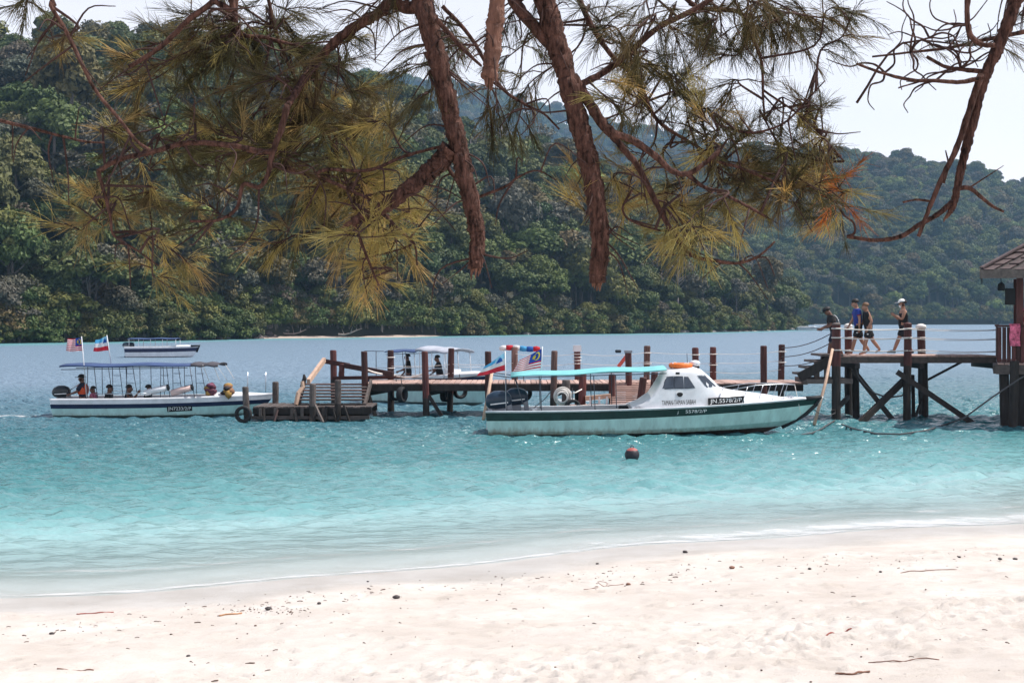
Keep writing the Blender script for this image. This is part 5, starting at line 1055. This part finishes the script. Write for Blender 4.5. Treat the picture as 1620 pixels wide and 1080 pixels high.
person('light-haired person in black tee and shorts walking behind the blue jersey', (X(1374, 46.7), 46.7, wz), PI, 1.70, 7, 10, ((16, 5), (-24, 14)), ((-22, 50), (10, 22)), BLACKC, .6, BLACKC, .8, HAIRB, SKIN, None, None, shorts_logo)
person('person in black tank top and pale cap with hands raised at chest', (X(1429, 47.0), 47.0, wz), PI, 1.80, 0, 10, ((26, 4), (-18, 8)), ((20, 105), (14, 110)), BLACKC, 0, BLACKC, .8, HAIRD, SKIN, BLACKC, WHITEC, mask)
person('person in pink standing inside the hut behind the railing', (X(1620, 45.2), 45.2, HZf + .003), PI * .9, 1.62, 0, 4, ((0, 0), (0, 0)), ((5, 15), (5, 15)), REDC, .6, DNAVY, .9, HAIRD, SKIN, BLACKC, PINKC)
def vest(o, J, up, fw):
    mb = MB(); rs = []
    for t, rx, ry in ((-.05, .16, .18), (.15, .19, .2), (.45, .2, .21), (.75, .19, .2), (1.0, .12, .13)):
        c = J['waist'].lerp(J['collar'], t); rs.append([c + fw * rx * math.cos(a) + Vector((0, ry * math.sin(a), 0)) for a in [2 * PI * q / 14 for q in range(14)]])
    mb.loft(rs[::-1], closed=True); mb.build('life_vest', ORC, o, True)
fl = .17
person('boat helmsman in orange life vest standing at the stern tiller', (X(132, 47.8), 47.8, fl - .42), PI, 1.60, 4, 4, ((4, 0), (-4, 0)), ((30, 40), (-10, 20)), DNAVY, .9, DNAVY, 1.0, HAIRD, SKIND, None, BLACKC, vest)
for p, lab, ar, rz in ((149, 'small passenger in patterned clothes sitting beside the helmsman', ((10, 40), (10, 40)), PI), (171, 'passenger in black with dark hair seated in the left boat stern half', ((10, 40), (10, 50)), 0), (202, 'passenger in black raising one hand in the left boat', ((10, 40), (58, 95)), 0), (233, 'passenger seated behind the white fender in the left boat', ((10, 40), (10, 50)), 0)):
    small = p == 149
    person(lab, (X(p, 47.8), 47.8, fl - (.25 if small else .42)), rz, 1.35 if small else 1.62, 4, 6, ((85, 88), (85, 88)), ar, pm('patterned pink cloth', (.35, .10, .16), .85, .8, 20) if small else BLACKC, .6, DNAVY, .95, HAIRD, SKIND, None, None, None, True)
RY = 55.9
person('dark figure standing under the canopy of boat behind jetty', (X(646, 55.6), 55.6, .25), PI, 1.6, 3, 5, ((6, 0), (-6, 0)), ((20, 50), (10, 30)), BLACKC, .8, DNAVY, 1.0, HAIRD, SKIND)
person('dark figure near the bow of the boat behind the jetty', (X(696, 54.8), 54.8, .25), PI, 1.58, 8, 10, ((6, 0), (-6, 0)), ((30, 50), (20, 30)), BLACKC, .8, DNAVY, 1.0, HAIRD, SKIND)
# seats in the left boat
for p in (149, 171, 202, 233): MB().box((X(p - 1, 47.9) - lx0, -.1, .33), (.4, 1.3, .26)).build('bench_seat', GEL_WHITE, LB, bevel=.02)
# ------------------------------------------------------------------ casuarina trees over the beach
BARK = pm('rough red brown bark', (.088, .045, .035), .9, .85, 12, 1.0, 20, stretch=(4, 4, 1.1), spec=.2, ramp=(.34, .70))
BARKL = pm('splintered pale wood', (.17, .085, .06), .85, .6, 6, .6, 20, stretch=(6, 6, 1))
BARKD = pm('dark twig bark', (.06, .034, .03), .85, .4, 8, .4, 30, spec=.2)
m = bpy.data.materials.new('casuarina needles'); m.use_nodes = True; n = m.node_tree.nodes; l = m.node_tree.links; b = n['Principled BSDF']
at = n.new('ShaderNodeAttribute'); at.attribute_name = 'tint'; l.new(at.outputs['Color'], b.inputs['Base Color']); b.inputs['Roughness'].default_value = .5; b.inputs['Specular IOR Level'].default_value = .3
tr = n.new('ShaderNodeBsdfTranslucent'); l.new(at.outputs['Color'], tr.inputs['Color']); ms = n.new('ShaderNodeMixShader'); ms.inputs['Fac'].default_value = .5; l.new(b.outputs['BSDF'], ms.inputs[1]); l.new(tr.outputs['BSDF'], ms.inputs[2]); l.new(ms.outputs['Shader'], n['Material Output'].inputs['Surface'])
NEEDLE = m
def smooth(pts, k=5):
    """Catmull-Rom through the given points"""
    pts = [Vector(p) for p in pts]; q = [pts[0] * 2 - pts[1]] + pts + [pts[-1] * 2 - pts[-2]]; o = []
    for i in range(1, len(q) - 2):
        for j in range(k):
            t = j / k; a, b_, c, d = q[i - 1], q[i], q[i + 1], q[i + 2]; o.append(.5 * ((2 * b_) + (c - a) * t + (2 * a - 5 * b_ + 4 * c - d) * t * t + (3 * b_ - a - 3 * c + d) * t ** 3))
    return o + [pts[-1]]
LIMBS = []          # (object, [points])
def limb(parent, pix, w0, w1, Y, name='limb', mat=None, lead=None, jit=.10, n=9, knob=.02, broken=False):
    """pix: (px, py[, dY]) down the limb; widths in photo pixels; lead: world points above the frame, first"""
    pts = [P(q[0], q[1], Y + (q[2] if len(q) > 2 else 0)) for q in pix]
    if lead: pts = [Vector(v) for v in lead] + pts
    sp = smooth(pts, 16 if w0 > 20 else 6); n = 16 if w0 > 20 else n; jit = .15 if w0 > 20 else jit; k = len(sp); rad = []
    for i in range(k):
        t = i / (k - 1); rad.append((w0 + (w1 - w0) * t) / 2 * Y / F * (1 + .10 * math.sin(i * (.55 if w0 > 20 else 1.7) + w0) * (.6 if w0 > 12 else .4)))
    for i in range(k): sp[i] = sp[i] + Vector((random.uniform(-1, 1), random.uniform(-1, 1), random.uniform(-1, 1))) * knob * rad[i] * 3
    mb = MB(); mb.tube(sp, rad, n, jit=jit)
    if broken:                                           # splintered end
        e = sp[-1]; d = (sp[-1] - sp[-3]).normalized()
        for q in range(9):
            a = 6.28 * q / 9; s_ = Vector((math.cos(a), math.sin(a), 0)) * rad[-1] * random.uniform(.3, .85); mb.tube([e + s_ - d * .03, e + s_ * .9 + d * random.uniform(.01, .05)], [rad[-1] * .3, .002], 4, mi=1)
    o = mb.build(name, [mat or BARK, BARKL], parent, True); LIMBS.append((o, sp, rad)); return o
TA = empty('casuarina_tree', (-3.6, 5.2, sand_at(-3.6, 8.4)), 0, 'overhanging casuarina tree with two thick broken hanging limbs and golden needles', 'tree'); TA.location = (0, 0, 0)
TB = empty('casuarina_tree', (0, 0, 0), 0, 'bare twisted dead limb of a second casuarina at right', 'tree')
gz = 1.35
MB().tube(smooth([(-4.6, 5.0, gz - .4), (-4.4, 5.1, gz + 1.5), (-4.1, 5.3, 5.0), (-3.4, 5.6, 7.4), (-2.4, 5.9, 8.6)], 5), [.34 - .007 * i for i in range(21)], 14, jit=.06).build('trunk', BARK, TA, True)
MB().tube(smooth([(5.6, 6.2, gz - .4), (5.4, 6.2, gz + 2), (5.0, 6.3, 5.2), (4.2, 6.4, 7.2)], 5), [.28 - .008 * i for i in range(16)], 14, jit=.06).build('trunk', BARK, TB, True)
top1 = [(-2.6, 5.9, 8.3), (-1.5, 6.0, 7.3), (-.75, 6.0, 6.0)]
limb(TA, [(656, -70), (668, 0), (690, 85), (711, 170), (728, 245), (744, 315), (755, 375), (752, 424)], 38, 24, 6.0, lead=top1, broken=True)
limb(TA, [(836, -70), (862, 0), (884, 80), (904, 150), (925, 230), (941, 305), (950, 385), (944, 446)], 38, 27, 6.1, lead=[(-2.4, 6.0, 8.4), (-1.1, 6.1, 7.4), (-.25, 6.1, 6.0)], broken=True)
limb(TA, [(797, -70), (787, 0), (781, 65), (774, 126)], 27, 25, 5.9, lead=[P(826, -420, 5.9), P(812, -200, 5.9)], mat=BARKL, broken=True)['label'] = 'splintered pale stub of a broken limb'
limb(TA, [(712, 236), (690, 262), (655, 292), (612, 324), (585, 338), (556, 352)], 33, 15, 6.0, broken=True)
limb(TA, [(790, -60), (812, 0), (845, 42), (893, 92)], 17, 21, 6.12, lead=[(-2.3, 6.0, 8.4), (-.8, 6.1, 6.6)])
limb(TA, [(905, 120), (930, 160), (950, 192), (968, 212)], 18, 17, 6.1)
limb(TA, [(966, 210), (990, 240), (1012, 268), (1040, 325), (1064, 368), (1092, 402), (1130, 412), (1168, 416), (1200, 405), (1226, 382)], 12, 3, 6.1)
limb(TA, [(966, 210), (1000, 222), (1038, 248), (1062, 270), (1088, 275), (1118, 256), (1140, 238)], 13, 6, 6.0)
limb(TA, [(1088, 275), (1112, 295), (1140, 305), (1180, 325), (1214, 344)], 7, 4, 6.0)
limb(TA, [(905, 140), (950, 118), (990, 88), (1040, 45), (1090, 20), (1140, -10)], 12, 8, 6.3)
limb(TA, [(900, -40), (930, 30), (965, 85), (1010, 130), (1040, 190), (1100, 230), (1150, 262)], 10, 4, 6.6)
limb(TA, [(1060, -40), (1100, 10), (1170, 20), (1190, 60), (1205, 100), (1207, 150), (1210, 190)], 9, 3, 6.4)
limb(TA, [(1206, 142), (1240, 165), (1262, 180), (1300, 215), (1335, 255)], 4, 2.5, 6.4)
limb(TA, [(1140, 200), (1190, 210), (1240, 195), (1275, 160), (1305, 128)], 5, 2, 6.2)
limb(TA, [(1100, 250), (1160, 262), (1220, 285), (1275, 300), (1320, 318)], 6, 3, 6.2)
# left side
limb(TA, [(640, -60), (612, 8), (575, 35), (540, 58), (500, 100), (478, 130, -.15), (455, 168, -.3)], 24, 10, 6.2, lead=[(-2.6, 5.9, 8.0), (-1.5, 6.0, 6.6)])
limb(TA, [(352, -30), (335, 4), (298, 32), (262, 68), (228, 92), (204, 106)], 12, 7, 5.8, lead=[(-2.9, 5.5, 7.6), (-1.9, 5.6, 5.9)])
limb(TA, [(66, -30), (80, 8), (110, 60), (148, 138), (188, 188), (215, 222), (238, 238)], 8, 5, 5.6, lead=[(-3.4, 5.4, 7.2), (-2.4, 5.5, 5.6)])
limb(TA, [(-40, 182), (0, 191), (45, 202), (100, 216), (135, 224), (165, 226)], 8, 3, 5.7, lead=[(-3.6, 5.4, 5.6), (-2.7, 5.6, 4.5)])
limb(TA, [(155, 271), (190, 252), (240, 241), (285, 228), (322, 226), (370, 231), (412, 240), (432, 240)], 8, 10, 5.9)
limb(TA, [(455, 166), (445, 205), (432, 240), (424, 275), (410, 296), (385, 292), (374, 330), (345, 348), (300, 350)], 11, 4, 5.9)
limb(TA, [(155, 271), (165, 305), (175, 345), (180, 372), (215, 395), (250, 420)], 6, 2.5, 5.9)
limb(TA, [(418, -30), (440, 60), (470, 130), (500, 180), (525, 225), (542, 272), (560, 330)], 6, 3, 6.4)
limb(TA, [(432, 262), (495, 278), (530, 290), (570, 308), (598, 322)], 8, 4, 6.1)
limb(TA, [(500, 275), (520, 268), (585, 269), (640, 247), (705, 230)], 6, 5, 6.05)
limb(TA, [(375, -30), (372, 30), (385, 55), (420, 60), (480, 75)], 11, 4, 6.3)
limb(TA, [(700, 10), (745, 60), (790, 135), (830, 165), (860, 180), (885, 205)], 7, 3, 6.3)
limb(TA, [(690, 30), (735, 80), (762, 105)], 9, 4, 5.95)
limb(TA, [(700, 240), (712, 270), (728, 290)], 8, 5, 6.2)
limb(TA, [(757, 312), (800, 295), (820, 280), (850, 270), (880, 285)], 5, 2, 6.1)
limb(TA, [(560, 352), (575, 392), (590, 430), (600, 452)], 6, 2.5, 6.0)
limb(TA, [(600, 330), (630, 362), (655, 385), (660, 420)], 6, 2.5, 6.1)
limb(TA, [(1000, 300), (985, 330), (1000, 350), (1045, 365)], 4, 3, 6.1)
NLA = len(LIMBS)
limb(TB, [(1628, -60), (1608, 0), (1582, 68), (1556, 128), (1536, 205), (1520, 268), (1510, 318), (1503, 336)], 27, 9, 6.3, lead=[(4.2, 6.4, 7.0), (2.9, 6.4, 5.8)], broken=True)
limb(TB, [(1552, 118), (1535, 170), (1513, 235), (1490, 282), (1470, 330), (1453, 374)], 12, 6, 6.25)
limb(TB, [(1508, 318), (1485, 338), (1455, 355), (1425, 374), (1385, 380), (1340, 374)], 9, 6, 6.3)
limb(TB, [(1514, 298), (1534, 298), (1552, 312), (1570, 326), (1588, 335)], 8, 4, 6.3)
limb(TB, [(1556, 122), (1520, 130), (1480, 128), (1445, 127), (1400, 117), (1355, 101)], 8, 4, 6.2)
limb(TB, [(1552, 113), (1522, 110), (1496, 106), (1466, 90)], 8, 5, 6.3)
limb(TB, [(1640, 46), (1600, 55), (1560, 63), (1500, 76), (1440, 83), (1380, 90)], 8, 3, 6.4)
limb(TB, [(1532, -20), (1530, 25), (1535, 55), (1552, 70), (1574, 72)], 9, 8, 6.1)
limb(TB, [(1340, 374), (1352, 368), (1350, 352), (1335, 340), (1320, 315)], 4, 3, 6.3)
limb(TB, [(1493, 290), (1500, 262), (1496, 238)], 4, 2, 6.3)
limb(TB, [(1470, 318), (1450, 316), (1428, 320)], 4, 3, 6.3)
limb(TB, [(1460, 128), (1425, 138), (1422, 140)], 3, 2, 6.3)
limb(TB, [(1535, 296), (1560, 280), (1588, 262)], 3, 1, 6.3)
for k in range(26):                                      # twisted bare twigs round the dead limb
    a = random.choice([(1500, 76), (1480, 128), (1440, 83), (1400, 115), (1520, 108), (1470, 60), (1535, 40)]); th = random.uniform(0, 6.28); p = [a[0], a[1]]; pth = [(p[0], p[1])]
    for q in range(5): th += random.uniform(-.9, .9); p[0] += 20 * math.cos(th); p[1] += 17 * math.sin(th) - 3; pth.append((p[0], p[1], random.uniform(-.1, .1)))
    limb(TB, pth, 4, 1.5, 6.3, 'twig', BARKD, n=5)
for k in range(6): x0 = 1610 + random.uniform(-20, 30); limb(TB, [(x0, -20), (x0 - 10, 20), (x0 - 14, 55)], 3, 1.2, 6.4, 'twig', BARKD, n=5)
# needle-bearing shoots
rs_ = np.random.default_rng(12); rr = random.Random(5)
GOLD = np.array([(.56, .45, .16), (.46, .39, .14), (.36, .31, .11), (.58, .43, .18)]); OLIVE = np.array([(.17, .14, .055), (.12, .11, .045), (.21, .155, .07), (.10, .095, .045)]); RUST = np.array([(.50, .17, .03), (.42, .2, .05)])  # needle tones with sunlit glow put into gold, dark silhouettes into olive
REG = [  # cx, cy, rx, ry, shoots, gold share, droop
 (235, 130, 75, 60, 9, .15, .2), (330, 90, 90, 70, 14, .08, .2), (440, 60, 90, 55, 15, .04, .3), (525, 130, 60, 80, 10, .12, .3), (250, 220, 75, 50, 11, .18, .1), (355, 235, 95, 60, 16, .15, .1), (475, 235, 75, 70, 14, .25, .1), (580, 235, 50, 65, 13, .8, .05), (610, 362, 58, 46, 18, .97, .0), (530, 335, 55, 45, 8, .8, .2), (235, 325, 75, 40, 6, .4, .2), (330, 365, 55, 40, 5, .4, .2), (135, 372, 25, 25, 3, .9, .0), (280, 428, 26, 20, 3, 1, .5), (435, 375, 30, 35, 4, .5, .6), (590, 412, 25, 18, 4, .95, .2), (90, 60, 30, 25, 2, .4, .4), (20, 20, 25, 20, 2, .1, .5),
 (300, 30, 70, 25, 6, .1, .4), (590, 50, 45, 45, 5, .05, .6), (780, 80, 70, 60, 8, .02, .6), (700, 60, 40, 40, 3, .02, .7), (835, 175, 40, 45, 4, .1, .8), (755, 190, 25, 25, 2, .05, .9), (970, 60, 60, 50, 8, .02, .5), (1020, 130, 60, 50, 8, .15, .4),
 (1070, 40, 70, 45, 9, .02, .6), (1160, 30, 70, 25, 9, .02, .7), (1270, 22, 85, 22, 10, .02, .7), (1340, 20, 30, 20, 3, .0, .7), (1115, 130, 65, 50, 9, .1, .2), (1130, 210, 60, 45, 11, .3, .1), (1195, 255, 75, 50, 15, .2, .1), (1275, 285, 50, 45, 12, .35, .1), (1290, 190, 35, 45, 5, .05, -.3), (1075, 300, 40, 30, 5, .5, .2), (965, 320, 35, 45, 8, .9, -.2), (1060, 380, 50, 35, 5, .7, .3), (1185, 330, 50, 25, 6, .5, .2), (1305, 355, 22, 14, 3, .6, .1), (1325, 310, 10, 10, 1, 2, .2), (1000, 210, 40, 40, 4, .4, .3), (1615, 15, 20, 15, 2, .0, .7), (640, 130, 40, 60, 3, .1, .8)]
samples = [(i, p) for i in range(NLA) for p in LIMBS[i][1][4 if LIMBS[i][1][0].z > 5.5 else 0:] if p.z < 5.2]
SP = np.array([p for i, p in samples]); SI = np.array([i for i, p in samples])
ND = {}; TW = {}
def tuft(key, base, d, nn, ln, gold, droop):
    L_ = ND.setdefault(key, [])
    r = rs_; t = r.uniform(-.09, .05, nn); dirs = np.array(d)[None, :] * r.uniform(.5, 1.2, (nn, 1)) + r.normal(size=(nn, 3)) * .33; dirs[:, 2] -= droop * .25; dirs /= np.linalg.norm(dirs, axis=1)[:, None]
    b0 = np.array(base)[None, :] + np.array(d)[None, :] * t[:, None]; ll = ln * r.uniform(.55, 1.15, (nn, 1)); bend = np.array([0, 0, -1])[None, :] * (.10 + .22 * max(droop, 0)) + np.array(d)[None, :] * .25
    p1 = b0 + dirs * ll * .5; d2 = dirs + bend; d2 /= np.linalg.norm(d2, axis=1)[:, None]; p2 = p1 + d2 * ll * .5
    pal = RUST if gold > 1.5 else (GOLD if r.random() < gold else OLIVE); c = pal[r.integers(0, len(pal))] * r.uniform(.75, 1.25); L_.append((b0, p1, p2, np.repeat((c[None, :] * r.uniform(.8, 1.25, (nn, 1))), 1, 0)))
for cx, cy, rx, ry, ns, gold, droop in REG:
    for s in range(max(1, int(ns * .55 + .5))):
        a, q = rr.uniform(0, 6.28), math.sqrt(rr.random()); ex, ey = cx + rx * q * math.cos(a), cy + ry * q * math.sin(a); Yt = 6.45 + rr.gauss(0, .3); e = P(ex, ey, Yt)
        dist = np.linalg.norm(SP - np.array(e), axis=1) + rs_.uniform(0, .22, len(SP)) + np.where(np.linalg.norm(SP - np.array(e), axis=1) < .15, .3, 0); j = int(np.argmin(dist)); st = Vector(SP[j]); key = int(SI[j]); d = e - st
        if d.length > 1.1: st = e - d.normalized() * .9; 
        mid1 = st.lerp(e, .35) + Vector((rr.gauss(0, .05), rr.gauss(0, .06), .05 + rr.gauss(0, .05))); mid2 = st.lerp(e, .7) + Vector((rr.gauss(0, .05), rr.gauss(0, .05), rr.gauss(0, .04)))
        path = smooth([st, mid1, mid2, e], 4); TW.setdefault(key, MB()).tube(path, [.0065 - .0045 * i / (len(path) - 1) for i in range(len(path))], 5)
        nt_ = rr.randint(6, 9)
        for k in range(nt_):
            u = 1 - .75 * (k / nt_) ** 1.1; i0 = min(int(u * (len(path) - 1)), len(path) - 2); p0 = path[i0]; ax = (path[i0 + 1] - path[i0]).normalized()
            off = Vector((rr.gauss(0, 1), rr.gauss(0, 1), rr.gauss(0, .8) + .25 - droop * .9)).normalized(); dd = (ax * .8 + off * .9).normalized() if k else ax; tl = rr.uniform(.05, .17) if k else .02; tip = p0 + dd * tl + Vector((0, 0, -.02 * droop))
            if k: TW[key].tube([p0, p0.lerp(tip, .5) + Vector((0, 0, .01)), tip], [.0032, .0026, .0018], 4)
            tuft(key, tip, (dd + Vector((0, 0, -.45 * droop))).normalized(), rr.randint(30, 46), rr.uniform(.075, .14), gold, droop)
for key, parts in ND.items():
    b0 = np.concatenate([p[0] for p in parts]); p1 = np.concatenate([p[1] for p in parts]); p2 = np.concatenate([p[2] for p in parts]); col = np.concatenate([p[3] for p in parts]); N_ = len(b0)
    ax = p2 - b0; ax /= np.linalg.norm(ax, axis=1)[:, None]; u = np.cross(ax, rs_.normal(size=(N_, 3))); u /= np.linalg.norm(u, axis=1)[:, None]; w_ = np.cross(ax, u)
    rings = []
    for c, r in ((b0, .0009), (p1, .001), (p2, .0005)):
        for a in (0, 2.094, 4.189): rings.append(c + (u * math.cos(a) + w_ * math.sin(a)) * r)
    V_ = np.stack(rings, 1).reshape(-1, 3); base = (np.arange(N_) * 9)[:, None]
    fq = np.array([[0, 1, 4, 3], [1, 2, 5, 4], [2, 0, 3, 5], [3, 4, 7, 6], [4, 5, 8, 7], [5, 3, 6, 8]]); Q = (base[:, :, None] + fq[None]).reshape(-1, 4)
    me = npmesh('needles', V_, Q, NEEDLE); ca = me.attributes.new('tint', 'FLOAT_COLOR', 'POINT'); cc = np.ones((N_, 9, 4), dtype=np.float32); cc[:, :, :3] = col[:, None, :]; ca.data.foreach_set('color', cc.ravel())
    link('needles', me, LIMBS[key][0])['kind'] = 'stuff'
for key, mb in TW.items(): mb.build('shoots', BARKD, LIMBS[key][0], True)['kind'] = 'stuff'
for key in range(NLA):                                   # thin bare side twigs
    sp = LIMBS[key][1]; mb = MB()
    for q in range(max(2, len(sp) // 7)):
        p0 = rr.choice(sp[len(sp) // 4:-5] or sp); 
        if p0.z > 5.4: continue
        d = Vector((rr.gauss(0, 1), rr.gauss(0, .5), rr.gauss(-.2, .8))).normalized(); ln = rr.uniform(.1, .28); e = p0 + d * ln + Vector((0, 0, -.05)); mb.tube(smooth([p0, p0 + d * ln * .5 + Vector((rr.gauss(0, .02), 0, rr.gauss(0, .03))), e], 4), [.005 - .0004 * i for i in range(9)], 4)
    if mb.v: mb.build('bare_twigs', BARKD, LIMBS[key][0], True)['kind'] = 'stuff'

# ------------------------------------------------------------------ things washed up on the sand
STONE = pm('dark wet pebble', (.05, .04, .04), .6, .4, 20); DRIFT = pm('brown drift twig', (.20, .10, .07), .85, .4, 12); WEED = pm('dry weed', (.10, .06, .045), .9, .4, 20)
def on_sand(px, py):
    Y = 14.0
    for _ in range(30): Y = (H - sand_at(X(px, Y), Y)) * F / (py - HZ)
    return X(px, Y), Y, sand_at(X(px, Y), Y)
for k, (p, q, s, lab) in enumerate([(627, 946, .055, 'largest dark stone lying alone on the sand'), (424, 964, .05, 'dark stone amid the weed on the sand'), (505, 955, .035, 'dark pebble right of the weed clump'), (82, 1003, .035, 'dark pebble on the sand near the left edge'), (298, 1038, .026, 'small black pebble low on the sand at left'), (582, 920, .024, 'small dark pebble close to the waterline'), (1084, 874, .05, 'flat dark stone just above the waterline'), (1158, 899, .05, 'pale brown stone on the sand right of middle'), (1582, 885, .04, 'dark pebble near the right edge'), (1606, 885, .04, 'dark flat pebble at far right edge'), (1518, 882, .028, 'small brown pebble on the right part of the beach'), (1393, 905, .03, 'flat dark pebble on the right part of the sand'), (1281, 900, .03, 'dark pebble left of the twig bits'), (945, 892, .03, 'small dark pebble above the sand at middle'), (1342, 978, .026, 'small round black pebble above the red stick'), (994, 925, .04, 'pale brown stone beside the looped twig')]):
    x, y, z = on_sand(p, q); o = MB().ball((0, 0, 0), (1, .8, .6), 10, 7, jit=.14).build('pebble', STONE if 'pale' not in lab else DRIFT, None, True, loc=(x, y, z + s * .3)); s *= .8; o.scale = (s, s, s * .75); o.rotation_euler = (0, 0, k); tag(o, lab, 'stone', 'stones on the beach')
for k, (p, q, ln, r, a, mt, lab) in enumerate([(1475, 902, .75, .008, .02, DRIFT, 'long thin straight stick on the sand at right'), (1325, 999, .36, .012, .15, pm('reddish stick', (.28, .08, .06), .8, .3, 12), 'short reddish stick lying on the sand'), (955, 928, .5, .006, .3, DRIFT, 'thin looped twig with a stone at its end'), (365, 972, .22, .014, .5, pm('yellow brown leaf stalk', (.38, .2, .1), .8, .3, 12), 'yellow brown stalk left of the weed'), (150, 970, .35, .011, .3, pm('reddish stick', (0, 0, 0)), 'reddish twig close to the waterline at left'), (1350, 1066, .25, .012, .1, DRIFT, 'brown piece of bark at the bottom right'), (1430, 1045, .5, .007, -.05, DRIFT, 'thin brown twig low on the sand at right'), (120, 1062, .3, .009, 0, DRIFT, 'brown twig at the lower left of the sand')]):
    x, y, z = on_sand(p, q); pts = []
    for i in range(7):
        t = i / 6 - .5; xx, yy = x + ln * t * math.cos(a), y + ln * t * math.sin(a) * 2 + .02 * math.sin(7 * t + k); zz = sand_at(xx, yy) + r * .7; pts.append((xx, yy, zz))
    if 'looped' in lab: pts = pts[:4] + [(pts[3][0] + .05, pts[3][1] + .12, pts[3][2] + .04), (pts[3][0] - .06, pts[3][1] + .14, pts[3][2] + .05), (pts[3][0] + .02, pts[3][1] + .02, pts[3][2] + .01)] + pts[4:]
    tag(MB().tube(smooth(pts, 3), r * .6, 6, jit=.3).build('stick', mt, None, True), lab, 'stick')
mb = MB()
for k in range(560):                                     # countless crumbs of weed, shell and twig
    if k < 300: t = rr.random(); p = t * 1620; q = np.interp(p, [0, 600, 1100, 1620], [995, 925, 885, 862]) + abs(rr.gauss(0, 22))
    elif k < 370: p, q = rr.gauss(430, 30), rr.gauss(964, 5)
    else: p, q = rr.uniform(0, 1620), rr.uniform(900, 1079)
    if q > 1085 or q < np.interp(p, [0, 600, 1100, 1620], [975, 912, 876, 852]): continue
    x, y, z = on_sand(p, q); s = rr.uniform(.003, .011) * (1.5 if rr.random() < .1 else 1); a = rr.uniform(0, 6.28)
    if rr.random() < .5: mb.tube([(x - s * 2.5 * math.cos(a), y - s * 2.5 * math.sin(a), z + .004), (x, y, z + .008), (x + s * 2.5 * math.cos(a), y + s * 2.5 * math.sin(a), z + .004)], s * .4, 4)
    else: mb.ball((x, y, z + s * .3), (s, s * .8, s * .6), 5, 4)
tag(mb.build('beach_debris', WEED, None), 'scattered crumbs of dry weed and twigs over the sand', 'debris', kind='stuff')
# ------------------------------------------------------------------ haze: sea air round the whole place
hz = MB().box((100, 970, 139), (2700, 2100, 290)).build('haze', [])
hm = bpy.data.materials.new('sea haze'); hm.use_nodes = True; n = hm.node_tree.nodes; n.clear(); o_ = n.new('ShaderNodeOutputMaterial'); pv = n.new('ShaderNodeVolumePrincipled')
pv.inputs['Color'].default_value = (.40, .70, 1.0, 1); pv.inputs['Density'].default_value = .00019; pv.inputs['Anisotropy'].default_value = .2
hm.node_tree.links.new(pv.outputs['Volume'], o_.inputs['Volume']); hz.data.materials.append(hm); tag(hz, 'thin bluish haze filling the air over the bay', 'haze', kind='stuff')
